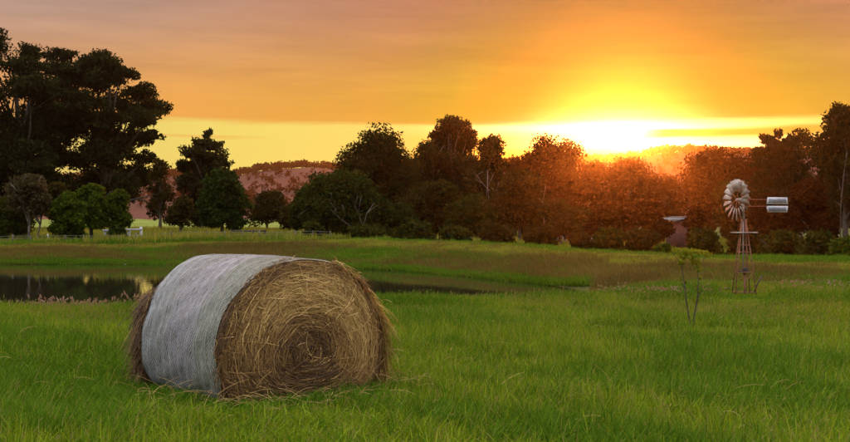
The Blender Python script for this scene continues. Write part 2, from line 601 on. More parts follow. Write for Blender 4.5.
def leaf_quads(pos, size, rng, elong=1.8, axis=None, axw=0.0):
    n = len(pos)
    a = rng.normal(size=(n, 3))
    if axis is not None:
        a = a + axw * axis
    a /= np.linalg.norm(a, axis=1)[:, None] + 1e-9
    b = np.cross(a, rng.normal(size=(n, 3)))
    b /= np.linalg.norm(b, axis=1)[:, None] + 1e-9
    s = (size * rng.uniform(0.6, 1.3, n))[:, None]
    V = np.stack([pos - a * s * elong * 0.5, pos + b * s * 0.5, pos + a * s * elong * 0.5, pos - b * s * 0.5], 1).reshape(-1, 3)
    Q = np.arange(4 * n).reshape(-1, 4)
    return V, Q, rng.random(n)


build_hills()

# ------------------------------------------------------------------ trees
def crown(blobs, n, size, rng, sub=26, spread=0.22, elong=1.8, shell=0.62, axis=None, axw=0.0):
    """leaves in tufts spread over the shells of the blobs (cx cy cz rx ry rz)"""
    B = np.asarray(blobs, float)
    r = B[:, 3:]
    w = (r[:, 0] * r[:, 1] * r[:, 2]) ** (2 / 3)
    cnt = np.maximum((n * w / w.sum()).astype(int), 20)
    pos, ti = [], []
    for b, c in zip(B, cnt):
        q = rng.normal(size=(sub, 3))
        q /= np.linalg.norm(q, axis=1)[:, None]
        q *= (shell + (1.05 - shell) * rng.random(sub))[:, None]
        k = rng.integers(0, sub, c)
        ts = rng.random(sub)
        o = np.clip(rng.normal(size=(c, 3)), -1.7, 1.7) * spread
        pos.append(b[:3] + (q[k] + o) * b[3:])
        ti.append(ts[k])
    pos = np.vstack(pos)
    V, Q, t2 = leaf_quads(pos, np.full(len(pos), size), rng, elong, axis, axw)
    return V, Q, np.concatenate(ti) * 0.75 + t2 * 0.25


def limb(mb, a, b, r0, r1, rng, bend=0.12, n=5, sides=5):
    a, b = np.array(a, float), np.array(b, float)
    t = np.linspace(0, 1, n)[:, None]
    L = np.linalg.norm(b - a)
    p = a + (b - a) * t + np.sin(t * np.pi) * rng.normal(size=3) * bend * L * 0.5
    p[:, 2] += (np.sin(t[:, 0] * np.pi)) * L * 0.05
    mb.tube(p, np.linspace(r0, r1, n), sides)
    return p


def make_tree(name, label, cat, x, y, blobs, H, leaf, bark, n, size, seed, group=None, shell=0.62, elong=1.8, sub=26, spread=0.22,
              trunk_r=0.2, limbs=10, axis=None, axw=0.0, fork=0.3, stems=1, lean=0.0, extra=()):
    rng = np.random.default_rng(seed)
    z = gz(x, y)
    root = empty(name, (x, y, z - 0.05))
    tag(root, label, cat, group)
    B = np.array(blobs, float)
    mb = MB()
    top = np.array([B[:, 0].mean() * 0.5 + lean, B[:, 1].mean() * 0.5, H * 0.86])
    for s in range(stems):
        off = np.array([rng.normal() * 0.25, rng.normal() * 0.2, 0]) * (s > 0) * (1 + s)
        k = 8
        t = np.linspace(0, 1, k)[:, None]
        wig = np.cumsum(rng.normal(size=(k, 3)) * np.array([0.02, 0.02, 0]) * H * 0.35, 0)
        wig[0] = 0
        tr = (top * (1 if s == 0 else rng.uniform(0.7, 0.95)) + off * min(6, 0.5 * H)) * t + off * min(1, 0.2 * H) * (1 - t) + wig
        tr[0, 2] = -0.15
        mb.tube(tr, trunk_r * (1.25 - 0.25 * (t[:, 0] > 0)) * (1 - 0.85 * t[:, 0]) * (1 if s == 0 else 0.7), 7)
        order = rng.permutation(len(B))[:limbs]
        for i in order:
            f = np.clip(B[i, 2] / H * rng.uniform(0.45, 0.8), fork * 0.6, 0.8)
            a = np.array([np.interp(f, t[:, 0], tr[:, c]) for c in range(3)])
            lp = limb(mb, a, B[i, :3] + [0, 0, -0.1 * B[i, 5]], trunk_r * (1 - f) * 0.55 + 0.015, 0.02, rng)
            for q in range(3):
                e = B[i, :3] + rng.normal(size=3) * B[i, 3:] * 0.5
                limb(mb, lp[3], e, 0.03, 0.01, rng, n=3, sides=4)
    for d, r0, r1, path in extra:                       # bare limbs that stand out from the crown
        pp = np.array([P(a, b, d + 1.5) for a, b in path]) - np.array([x, y, z - 0.05])
        pp[:, 1] += np.sin(np.arange(len(pp)) * 1.9) * 0.15
        pp += rng.normal(0, 0.05, pp.shape)
        if path[0][1] > 235:                            # grows out of the foot of the trunk
            pp = np.vstack([[[0, 0, 0.05]], pp])
        rr = np.linspace(r0, r1, len(pp)) * 0.42
        mb.tube(pp, rr, 6)
        for q in range(2):
            k = rng.integers(len(pp) // 2, len(pp))
            limb(mb, pp[k], pp[k] + rng.normal(size=3) * [0.5, 0.3, 0.3] + [0, 0, 0.6], rr[k] * 0.6, 0.01, rng, n=4, sides=4)
    mb.build('trunk', bark, root, smooth=True)
    V, Q, ti = crown(B, n, size, rng, sub, spread, elong, shell, axis, axw)
    V[:, 2] = np.maximum(V[:, 2], 0.06)
    mesh_np('crown', V, Q, leaf, root, ti)
    return root


def blobs_gum(H, W, rng, n=11, lo=0.38, r=(0.15, 0.25)):
    out = []
    for i in range(n):
        th = rng.uniform(0, 2 * np.pi)
        u = rng.random()
        zc = H * (lo + (0.93 - lo) * (i + 0.5) / n)
        prof = math.sin(math.pi * min(0.93, 0.22 + 0.72 * (i + 0.5) / n)) ** 0.6
        rr = W * 0.5 * prof * math.sqrt(u) * 0.72
        s = W * rng.uniform(*r)
        out.append([rr * math.cos(th), rr * math.sin(th) * 0.8, min(zc, H - s * 0.75), s, s, s * 0.78])
    out.append([rng.normal() * W * 0.06, 0, H - W * 0.13, W * 0.17, W * 0.17, W * 0.14])
    return out


def blobs_dome(H, W, rng, n=22, lo=0.12, r=(0.16, 0.24)):
    out = []
    for i in range(n):
        th = i * 2.399 + rng.normal() * 0.3
        f = (i + 0.5) / n
        zc = H * (lo + (0.86 - lo) * f)
        prof = math.sqrt(max(0.05, 1 - (max(f - 0.35, 0) / 0.68) ** 2)) * (0.85 + 0.15 * min(1, f / 0.3))
        rr = W * 0.5 * prof * rng.uniform(0.35, 0.78)
        s = W * rng.uniform(*r)
        out.append([rr * math.cos(th), rr * math.sin(th) * 0.8, min(zc, H - s * 0.8), s, s, s * 0.82])
    out.append([0, 0, H - W * 0.17, W * 0.22, W * 0.2, W * 0.17])
    return out


def blobs_conifer(H, W, rng, lv=13, lo=0.08, blunt=0.2):
    """whorls of boughs, each bough a row of shrinking flattened sprays, ragged in length"""
    out = []
    for i in range(lv):
        f = i / (lv - 1)
        zc = H * (lo + (0.95 - lo) * f) + rng.normal() * H * 0.012
        rad = W * 0.5 * ((1 - f) ** 0.75 * (1 - blunt) + blunt * (1 - f ** 5)) + 0.12
        k = 6 if f < 0.5 else (5 if f < 0.8 else 4)
        for j in range(k):
            th = j * 2 * np.pi / k + i * 1.1 + rng.normal() * 0.3
            L = rad * rng.choice([0.55, 0.8, 0.95, 1.1, 1.25])
            for q, sz in ((0.3, 0.26), (0.62, 0.24), (0.92, 0.17)):
                rise = L * (0.10 * q - 0.10 * q * q) + L * 0.18 * q * (f > 0.6)
                out.append([L * q * math.cos(th), L * q * math.sin(th), zc + rise, L * sz + 0.08, L * sz + 0.08, H * 0.016 + L * 0.06])
    out.append([0, 0, H * 0.97, 0.16, 0.16, H * 0.04])
    return out


def blobs_px(rows, x0, y0, base_z, rng, depth=0.35):
    """crown masses given by their place in the photograph at the tree's own distance, spread in depth"""
    out = []
    for (px, py, rx, ry) in rows:
        p = P(px, py, y0)
        s = y0 / F
        out.append([p[0] - x0, rng.uniform(-1, 1) * depth * 14, p[2] - base_z, rx * s, rx * s * 0.9, ry * s])
    return out


def tree_at(px, d):
    x = (px - 425) / F * d
    return x, d, gz(x, d)


# the two old pines on the left
def old_pine(px, d, rows, label, seed, n):
    rng = np.random.default_rng(seed)
    x, y, z = tree_at(px, d)
    B = blobs_px(rows, x, y, z, rng)
    H = max(b[2] + b[5] for b in B)
    make_tree('pine_tree', label, 'tree', x, y, B, H, M['pine'], M['bark'], int(n * 1.5), 0.19, seed, 'old spreading pines', shell=0.35, elong=2.2,
              sub=34, spread=0.2, trunk_r=0.55, limbs=40, axis=np.array([0, 0, 1.0]), axw=0.5)


old_pine(18, 96, [(3, 46, 24, 11), (-22, 58, 26, 15), (26, 50, 15, 8), (-2, 66, 26, 12), (38, 70, 20, 10), (14, 82, 28, 13), (46, 92, 24, 12),
                  (-14, 96, 34, 18), (22, 108, 30, 16), (48, 118, 24, 14), (0, 128, 34, 18), (34, 138, 28, 16), (-30, 130, 34, 24), (8, 156, 36, 20),
                  (44, 160, 26, 16), (26, 178, 30, 16), (-10, 182, 30, 20), (56, 182, 20, 14), (36, 200, 26, 14), (0, 206, 26, 14)],
         'tallest dark old pine, its crown rising above the white-stemmed gum', 11, 34000)
old_pine(104, 101, [(70, 58, 15, 6), (90, 59, 20, 8), (108, 66, 22, 9), (80, 74, 22, 10), (124, 76, 18, 8), (100, 84, 26, 11), (138, 88, 17, 7),
                    (70, 94, 22, 13), (120, 98, 26, 10), (148, 104, 14, 7), (92, 110, 26, 13), (140, 116, 20, 9), (155, 122, 11, 8), (114, 124, 26, 12),
                    (72, 126, 24, 16), (150, 136, 14, 6), (132, 138, 18, 9), (96, 142, 26, 15), (74, 156, 24, 16), (116, 154, 24, 13), (140, 156, 11, 7),
                    (100, 172, 26, 14), (126, 174, 18, 12), (80, 184, 24, 14), (138, 186, 12, 12), (146, 206, 9, 12), (110, 192, 22, 12), (152, 190, 9, 10)],
         'dark old pine with tiered flat branches spreading towards the dark conifer', 12, 36000)

def ragged_conifer(px, d, rows, label, seed, n):
    rng = np.random.default_rng(seed)
    x, y, z = tree_at(px, d)
    B = blobs_px(rows, x, y, z, rng, 0.08)
    B = [[*b[:3], b[3] * 1.3, b[4] * 1.3, b[5] * 1.3] for b in B]
    H = max(b[2] + b[5] for b in B)
    make_tree('conifer_tree', label, 'tree', x, y, B, H, M['conifer'], M['bark'], n, 0.14, seed, 'dark conifers', shell=0.3, elong=2.6,
              sub=16, spread=0.26, trunk_r=0.25, limbs=40, axis=np.array([0, 0, 1.0]), axw=0.9)


ragged_conifer(205, 88, [(206, 133, 4, 4), (200, 142, 7, 4), (211, 144, 7, 4), (193, 152, 9, 5), (213, 155, 10, 5), (204, 160, 12, 6), (186, 166, 8, 5), (224, 163, 6, 4),
                         (200, 174, 14, 8), (216, 176, 12, 7), (191, 184, 9, 7), (206, 190, 15, 8), (196, 204, 14, 8), (212, 206, 12, 8), (203, 218, 12, 7), (183, 178, 5, 3)],
               'ragged dark conifer behind the dense round-topped cypress', 21, 20000)
ragged_conifer(453, 90, [(452, 123, 9, 5), (443, 127, 7, 5), (461, 126, 7, 5), (436, 135, 6, 5), (468, 134, 6, 5), (452, 135, 14, 8), (442, 147, 11, 8), (463, 147, 11, 8), (452, 158, 17, 9),
                         (438, 168, 12, 9), (466, 168, 12, 9), (452, 182, 18, 12)],
               'tufted round-headed conifer poking above the middle of the grove', 22, 18000)
ragged_conifer(780, 74, [(781, 132, 3, 4), (770, 138, 6, 4), (788, 141, 7, 4), (776, 147, 10, 5), (794, 153, 8, 5), (764, 154, 7, 5), (782, 158, 14, 6), (768, 168, 12, 7), (794, 170, 12, 7),
                         (780, 178, 18, 8), (764, 188, 13, 8), (797, 190, 13, 8), (780, 200, 20, 9), (766, 212, 16, 9), (796, 214, 16, 9), (780, 226, 20, 9)],
               'dark conifer behind the windmill tail vane', 23, 24000)

# kind, px, distance, top row, width px, leaf, bark, leaves, label
T = [
    # left, in front of the pines
    ('paddock_tree', 'dome', 8, 62, 197, 50, 'olive', 'bark', 6000, 'dark green round paddock tree beside the white-stemmed gum'),
    ('gum_tree', 'topgum', 30, 60, 175, 50, 'pinkgum', 'pale_bark', 3800, 'small gum with bare white stems and a pinkish grey crown'),
    ('paddock_tree', 'dome', 68, 60, 191, 34, 'wattle', 'bark', 5500, 'bright green cone-shaped paddock tree with foliage almost to the ground'),
    ('gum_tree', 'gum', 58, 68, 182, 30, 'gum', 'mid_bark', 1800, 'thin grey gum sapling squeezed between white-stemmed gum and green cone-shaped tree'),
    ('paddock_tree', 'gum', 91, 63, 184, 38, 'wattle', 'bark', 5200, 'green paddock tree with a bare dark trunk, left of the white rails'),
    ('paddock_tree', 'gum', 121, 64, 190, 32, 'wattle', 'bark', 4800, 'green bushy paddock tree overhanging the white rails'),
    ('gum_tree', 'gum', 160, 92, 158, 32, 'gum', 'bark', 1900, 'thin brown gum between the old pine and the dark conifer'),
    ('cypress_tree', 'dome', 222, 72, 168, 52, 'cypress', 'bark', 13000, 'dense dark green cypress beside the timber rails'),
    ('gum_tree', 'gum', 181, 78, 196, 32, 'gum', 'mid_bark', 2600, 'small brown leaning gum in front of the bright meadow'),
    ('gum_tree', 'gum', 268, 92, 191, 42, 'gum', 'mid_bark', 4600, 'round brown gum standing alone on the bright meadow'),
    ('gum_tree', 'gum', 290, 84, 205, 26, 'gum', 'mid_bark', 2200, 'small brown gum between the lone round gum and the dark grove'),
    # the grove behind the bank
    ('gum_tree', 'dome', 342, 66, 171, 84, 'olive', 'pale_bark', 15000, 'wide dark gum with pale leaning limbs at the end of the grove'),
    ('gum_tree', 'dome', 378, 82, 127, 86, 'gum', 'bark', 17000, 'tall round-topped gum above the one with pale leaning limbs'),
    ('gum_tree', 'gum', 428, 88, 140, 48, 'gum', 'mid_bark', 4200, 'open see-through gum between round-topped gum and tufted conifer'),
    ('gum_tree', 'dome', 432, 69, 182, 66, 'gum', 'mid_bark', 10000, 'bushy olive gum under the tufted conifer'),
    ('gum_tree', 'gum', 492, 74, 137, 60, 'gum', 'pale_bark', 6500, 'airy gum with a straight pale trunk halfway along the grove'),
    ('gum_tree', 'dome', 552, 84, 137, 98, 'gum_dusk_red', 'bark', 19000, 'broad domed dusk-reddened gum beside the setting sun'),
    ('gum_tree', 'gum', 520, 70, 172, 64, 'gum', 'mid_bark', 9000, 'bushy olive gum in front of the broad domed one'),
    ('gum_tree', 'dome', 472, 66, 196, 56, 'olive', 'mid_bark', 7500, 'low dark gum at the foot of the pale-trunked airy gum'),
    ('gum_tree', 'gum', 628, 86, 160, 78, 'gum_dusk_red', 'mid_bark', 8000, 'dusk-reddened gum with the sun setting right behind its crown'),
    ('gum_tree', 'gum', 590, 72, 184, 56, 'gum_dusk_red', 'mid_bark', 5600, 'thin dusk-reddened gum in front of the gap where the sun sets'),
    ('gum_tree', 'gum', 656, 57, 200, 34, 'gum_dusk_red', 'mid_bark', 4800, 'low dusk-reddened gum beside the brick shed'),
    ('gum_tree', 'gum', 712, 78, 148, 86, 'gum_dusk_red', 'mid_bark', 8500, 'spreading open-crowned gum behind the windmill wheel'),
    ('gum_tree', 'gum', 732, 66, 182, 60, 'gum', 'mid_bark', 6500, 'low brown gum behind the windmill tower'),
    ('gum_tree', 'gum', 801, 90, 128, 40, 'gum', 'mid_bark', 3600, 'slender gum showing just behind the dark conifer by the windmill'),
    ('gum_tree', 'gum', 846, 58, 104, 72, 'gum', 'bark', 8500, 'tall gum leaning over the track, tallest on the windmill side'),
    ('gum_tree', 'gum', 812, 66, 180, 62, 'gum_dusk_red', 'mid_bark', 9500, 'bushy dusk-reddened gum at the foot of the slender gum by the track'),
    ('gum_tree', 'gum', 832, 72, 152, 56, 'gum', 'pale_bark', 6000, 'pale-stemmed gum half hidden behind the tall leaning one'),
    ('gum_tree', 'gum', 766, 64, 192, 52, 'gum_dusk_red', 'mid_bark', 7500, 'rounded dusk-reddened gum below the windmill tail vane'),
    ('gum_tree', 'gum', 698, 57, 204, 32, 'gum_dusk_red', 'mid_bark', 5500, 'small dusk-reddened gum between the brick shed and the windmill'),
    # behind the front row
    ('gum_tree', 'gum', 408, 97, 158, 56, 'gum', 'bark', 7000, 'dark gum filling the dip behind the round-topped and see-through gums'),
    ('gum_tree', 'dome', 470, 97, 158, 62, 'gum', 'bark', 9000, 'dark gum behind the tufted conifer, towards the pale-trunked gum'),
    ('gum_tree', 'dome', 515, 98, 156, 56, 'gum_dusk_red', 'bark', 8000, 'brown gum showing between the pale-trunked gum and the broad domed one'),
    ('gum_tree', 'gum', 596, 96, 162, 46, 'gum_dusk_red', 'bark', 6500, 'sunlit gum between the broad domed gum and the sun'),
    ('gum_tree', 'gum', 668, 100, 176, 50, 'gum_dusk_red', 'bark', 5500, 'low hazy gum in the gap behind the brick shed'),
    ('gum_tree', 'dome', 750, 96, 158, 54, 'gum_dusk_red', 'bark', 8000, 'brown gum between the open-crowned gum and the dark conifer by the windmill'),
    ('gum_tree', 'dome', 306, 76, 186, 34, 'olive', 'bark', 5000, 'small dark gum at the very end of the grove'),
    ('gum_tree', 'dome', 398, 66, 204, 44, 'olive', 'mid_bark', 6000, 'small dark gum under the round-topped one'),
    ('gum_tree', 'gum', 560, 64, 200, 48, 'gum', 'mid_bark', 6000, 'small olive gum screening the white cottage'),
    ('gum_tree', 'gum', 616, 66, 194, 50, 'gum_dusk_red', 'mid_bark', 6000, 'small dusk-reddened gum directly below the setting sun'),
]
LIMBS = {342: [(62.5, 0.10, 0.03, [(359, 240), (352, 228), (342, 219), (333, 212), (327, 206)]), (62.3, 0.05, 0.02, [(338, 216), (336, 209), (331, 202)]),
               (62.6, 0.10, 0.03, [(364, 240), (363, 226), (367, 214), (374, 203)]), (62.4, 0.05, 0.02, [(363, 226), (357, 215), (355, 203)])],
         492: [(70.5, 0.13, 0.05, [(491, 242), (490, 222), (489.5, 205), (488, 188), (488.5, 170)]), (70.3, 0.06, 0.02, [(489, 192), (482, 183), (474, 178)]),
               (70.3, 0.07, 0.03, [(492, 226), (497, 214), (502, 198)]), (70.2, 0.05, 0.02, [(494, 219), (496, 207), (495, 198)])],
         432: [(65.0, 0.07, 0.03, [(457, 243), (455, 226), (459, 213), (462, 206)])],
         520: [(66.5, 0.07, 0.03, [(543, 243), (544, 222), (542, 203), (546, 186)])],
         846: [(55.0, 0.12, 0.06, [(841, 262), (842, 235), (840, 205), (843, 175), (848, 150)])],
         732: [(62.0, 0.06, 0.02, [(704, 240), (708, 226), (714, 214)])]}
for i, (nm, kind, px, d, ty, w, leaf, bark, n, label) in enumerate(T):
    rng = np.random.default_rng(100 + i)
    x, y, z = tree_at(px, d)
    H = EYE - (ty - HOR) / F * d - z
    Wm = w / F * d
    kw = dict(trunk_r=0.09 + 0.012 * H, extra=LIMBS.get(px, ()))
    size = 0.135 if d > 65 else 0.125
    n = int(n * 1.75)
    if kind == 'gum':
        B = blobs_gum(H, Wm, rng, 14, lo=0.30)
        kw.update(shell=0.5, spread=0.26)
    elif kind == 'topgum':
        B = blobs_gum(H, Wm, rng, 12, lo=0.55)
        kw.update(stems=2, trunk_r=0.08, limbs=9)
    elif kind == 'dome':
        B = blobs_dome(H, Wm, rng, 22, lo=0.22 if d > 61 else 0.16)
    elif kind == 'conifer':
        B = blobs_conifer(H, Wm, rng)
        kw.update(shell=0.1, sub=9, spread=0.35, elong=2.6, limbs=60)
    else:
        B = blobs_dome(H, Wm, rng, 20, lo=0.35, r=(0.13, 0.2))
        kw.update(shell=0.3, sub=20, spread=0.3, elong=3.0, axis=np.array([0, 0, 1.0]), axw=1.2)
    make_tree(nm, label, 'tree', x, y, B, H, M[leaf], M[bark], n, size, 200 + i,
              {'gum_tree': 'gums around the dam', 'paddock_tree': 'green paddock trees', 'conifer_tree': 'dark conifers'}.get(nm), **kw)

# shrubs
SH = [(118, 61, 226, 20, 'cypress', 'dark round shrub in front of the white rails'),
      (314, 60, 222, 22, 'olive', 'shrub at the outer edge of the dark grove'),
      (365, 58, 224, 40, 'olive', 'dark shrub under the pale leaning limbs'),
      (415, 56, 222, 44, 'olive', 'wide dark shrub below the tufted conifer'),
      (455, 55, 226, 36, 'olive', 'shrub at the foot of the low dark gum'),
      (497, 54, 224, 40, 'gum', 'olive shrub beneath the straight pale trunk'),
      (540, 53, 226, 36, 'gum', 'brownish shrub at the edge of the white cottage garden'),
      (580, 52, 232, 24, 'gum', 'low shrub just in front of the white cottage'),
      (608, 52, 228, 36, 'olive', 'dark shrub below the setting sun'),
      (643, 51, 228, 34, 'gum', 'brown shrub beside the brick shed wall'),
      (664, 50, 244, 24, 'wattle', 'low green shrub in front of the brick shed'),
      (705, 50, 228, 40, 'olive', 'dark shrub behind the sapling and windmill'),
      (745, 50, 228, 42, 'gum', 'dark brown shrub right behind the windmill tower'),
      (785, 48, 230, 38, 'olive', 'dark olive shrub at the start of the gravel track'),
      (820, 46, 230, 40, 'olive', 'dark shrub next to the gravel track'),
      (848, 44, 238, 36, 'wattle', 'green shrub beside the tall gum at the track'),
      (776, 40, 256, 9, 'wattle', 'tiny green bush on the bank behind the windmill'),
      (791, 40, 258, 8, 'wattle', 'tiny green bush at the edge of the gravel track')]
for i, (px, d, ty, w, leaf, label) in enumerate(SH):
    rng = np.random.default_rng(300 + i)
    x, y, z = tree_at(px, d)
    H = EYE - (ty - HOR) / F * d - z
    Wm = w / F * d
    B = blobs_dome(H, Wm, rng, 11, lo=0.08, r=(0.18, 0.27))
    n = int(700 + 1500 * H * Wm / 3)
    make_tree('shrub', label, 'shrub', x, y, B, H, M[leaf], M['bark'], n, 0.14 if w > 12 else 0.06, 400 + i, 'shrubs along the bank', trunk_r=0.04, limbs=6, stems=2)

# ------------------------------------------------------------------ small buildings half hidden in the trees
def brick_mat():
    m, t, p, out = new_mat('red_brick')
    tc = t.n('ShaderNodeTexCoord')
    b = t.n('ShaderNodeTexBrick')
    t.put(b.inputs['Vector'], tc.outputs['UV'])
    b.inputs['Color1'].default_value = (0.13, 0.035, 0.018, 1)
    b.inputs['Color2'].default_value = (0.09, 0.025, 0.014, 1)
    b.inputs['Mortar'].default_value = (0.12, 0.08, 0.06, 1)
    b.inputs['Scale'].default_value = 1.0
    b.inputs['Brick Width'].default_value = 0.24
    b.inputs['Row Height'].default_value = 0.086
    b.inputs['Mortar Size'].default_value = 0.008
    t.put(p.inputs['Base Color'], b.outputs[0])
    p.inputs['Roughness'].default_value = 0.9
    bp = t.n('ShaderNodeBump')
    bp.inputs['Strength'].default_value = 0.4
    t.put(bp.inputs['Height'], b.outputs['Fac'])
    t.put(p.inputs['Normal'], bp.outputs[0])
    return m


def box_uv(o):
    me = o.data
    uv = me.uv_layers.new(name='UVMap')
    for pl in me.polygons:
        n = pl.normal
        for li in pl.loop_indices:
            v = me.vertices[me.loops[li].vertex_index].co
            uv.data[li].uv = (v.y if abs(n.x) > abs(n.y) else v.x, v.z)


M['brick'] = brick_mat()
M['roof'] = plain_mat('pale_roof_sheet', (0.34, 0.34, 0.34), (0.48, 0.48, 0.47), 3, 0.5)
M['white'] = plain_mat('white_paint', (0.42, 0.43, 0.43), (0.60, 0.61, 0.61), 4, 0.6)
M['dark_timber'] = plain_mat('dark_timber', (0.03, 0.024, 0.018), (0.08, 0.06, 0.045), 5, 0.9, bump=0.3)
M['post'] = plain_mat('grey_post', (0.06, 0.05, 0.04), (0.14, 0.12, 0.10), 5, 0.9)
M['glass'] = plain_mat('window_glass', (0.02, 0.025, 0.03), (0.04, 0.045, 0.05), 2, 0.05)
M['wire'] = plain_mat('fence_wire', (0.18, 0.17, 0.16), (0.3, 0.29, 0.28), 5, 0.5, 0.6)


def rotz(a):
    c, s = math.cos(a), math.sin(a)
    return [[c, -s, 0], [s, c, 0], [0, 0, 1]]


def rotx(a):
    c, s = math.cos(a), math.sin(a)
    return [[1, 0, 0], [0, c, -s], [0, s, c]]


def build_shed():
    x, y, z = tree_at(679, 60)
    top = EYE + (HOR - 219.5) / F * 60 - z
    r = empty('brick_shed', (x, y, z), R(-28))
    tag(r, 'small red brick shed with a sloping roof half hidden by dusk-reddened gums', 'shed')
    w = MB().box((0, 0, top / 2 - 0.05), (1.15, 1.4, top + 0.1)).build('wall', M['brick'], r)
    box_uv(w)
    MB().box((0.0, -0.03, top + 0.13), (1.3, 1.75, 0.05), rotx(R(2))).build('roof', M['post'], r)
    MB().add([(-0.70, -0.98, top + 0.10), (-0.25, -0.98, top - 0.18), (0.70, -0.98, top + 0.08), (-0.70, -0.95, top + 0.10), (-0.25, -0.95, top - 0.18), (0.70, -0.95, top + 0.08)],
             [[0, 3, 4, 1], [1, 4, 5, 2], [2, 5, 3, 0]], [[0, 1, 2], [5, 4, 3]]).build('fascia', M['roof'], r)
    d = MB().box((0.58, 0.1, 0.95), (0.04, 0.75, 1.9)).build('door', M['dark_timber'], r)
    MB().box((0.615, -0.18, 0.95), (0.04, 0.03, 0.12)).build('handle', M['wire'], d)


def build_cottage():
    x, y, z = tree_at(578, 78)
    r = empty('white_cottage', (x, y, z), R(8))
    tag(r, 'white cottage glimpsed through the trees left of the setting sun', 'house')
    MB().box((0, 0, 0.95), (3.6, 3, 2.0)).build('wall', M['white'], r)
    V = [(-2, -1.8, 1.92), (2, -1.8, 1.92), (2, 1.8, 1.92), (-2, 1.8, 1.92), (-2, 0, 2.8), (2, 0, 2.8)]
    MB().add(V, [[0, 1, 5, 4], [3, 4, 5, 2], [0, 3, 2, 1]], [[0, 4, 3], [1, 2, 5]]).build('roof', M['post'], r)
    for wx in (-1.1, 1.1):
        w = MB().box((wx, -1.51, 1.2), (0.9, 0.06, 0.9)).build('window', M['white'], r)
        for k in (-0.21, 0.21):
            MB().box((wx + k, -1.545, 1.2), (0.36, 0.02, 0.76)).build('pane', M['glass'], w)
    MB().box((0, -1.52, 0.85), (0.8, 0.06, 1.7)).build('door', M['dark_timber'], r)


build_shed()
build_cottage()


def rails(name, label, px0, px1, d, heights, npost, mat, thick, post_h, seed):
    x0, y0, z0 = tree_at(px0, d)
    x1, y1, z1 = tree_at(px1, d)
    r = empty(name, (x0, d, z0))
    tag(r, label, 'fence')
    L = x1 - x0
    rng = np.random.default_rng(seed)
    for k in range(npost):
        xx = L * k / (npost - 1)
        h = post_h * rng.uniform(0.92, 1.08)
        MB().box((xx, 0, h / 2 - 0.12 + (z1 - z0) * k / (npost - 1)), (thick * 1.3, thick * 1.3, h + 0.24)).build('post', mat, r)
    for h in heights:
        a = rng.normal() * 0.01
        o = MB().box((0, 0, 0), (L + 0.2, thick * 0.55, thick), None).build('rail', mat, r)
        o.location = (L / 2, -thick * 0.95, h + (z1 - z0) / 2)
        o.rotation_euler = (0, a - math.atan2(z1 - z0, L), 0)


rails('white_rail_fence', 'short white rail fence under the green paddock trees', 105, 141, 65.5, (0.22, 0.64), 4, M['white'], 0.11, 0.74, 1)
rails('timber_rail_fence', 'low dark timber rails beside the dense cypress', 231, 265, 66, (0.2, 0.5), 4, M['dark_timber'], 0.10, 0.55, 2)


def wire_fence():
    r = empty('wire_fence', (0, 0, 0))
    tag(r, 'low wire fence with grey posts along the paddock trees', 'fence')
    tops = []
    for i, px in enumerate(np.linspace(-40, 330, 22)):
        d = 58.5 + 0.004 * (px - 100)
        x, y, z = tree_at(px, d)
        h = 0.55 + 0.05 * math.sin(i * 2.7)
        MB().tube([(x, y, z - 0.1), (x + 0.02 * math.sin(i), y, z + h)], 0.035, 6).build('post', M['white'] if i == 5 else M['post'], r)
        tops.append((x, y, z))
    tops = np.array(tops)
    for h in (0.18, 0.34, 0.49):
        MB().tube(tops + [0, -0.04, h], 0.006, 4).build('wire', M['wire'], r)


wire_fence()

# ------------------------------------------------------------------ hay bale
def straw_mat():
    m, t, p, out = new_mat('straw_stalks')
    at = t.n('ShaderNodeAttribute', attribute_name='tint')
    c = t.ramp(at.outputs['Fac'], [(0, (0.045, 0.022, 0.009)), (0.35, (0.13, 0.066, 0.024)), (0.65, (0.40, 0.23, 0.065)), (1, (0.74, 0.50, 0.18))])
    t.put(p.inputs['Base Color'], c)
    p.inputs['Roughness'].default_value = 0.6
    p.inputs['Specular IOR Level'].default_value = 0.3
    return m


def hay_mat():
    m, t, p, out = new_mat('packed_hay')
    tc = t.n('ShaderNodeTexCoord')
    a = t.noise(tc.outputs['Object'], 9, 5)
    b = t.noise(tc.outputs['Object'], 90, 3)
    c = t.mix(t.smooth(b, 0.3, 0.7), (0.035, 0.02, 0.010), (0.16, 0.09, 0.035))
    c = t.mix(t.smooth(a, 0.4, 0.7), c, (0.10, 0.055, 0.022))
    t.put(p.inputs['Base Color'], c)
    p.inputs['Roughness'].default_value = 0.95
    bp = t.n('ShaderNodeBump')
    bp.inputs['Strength'].default_value = 1.0
    bp.inputs['Distance'].default_value = 0.02
    t.put(bp.inputs['Height'], b)
    t.put(p.inputs['Normal'], bp.outputs[0])
    return m


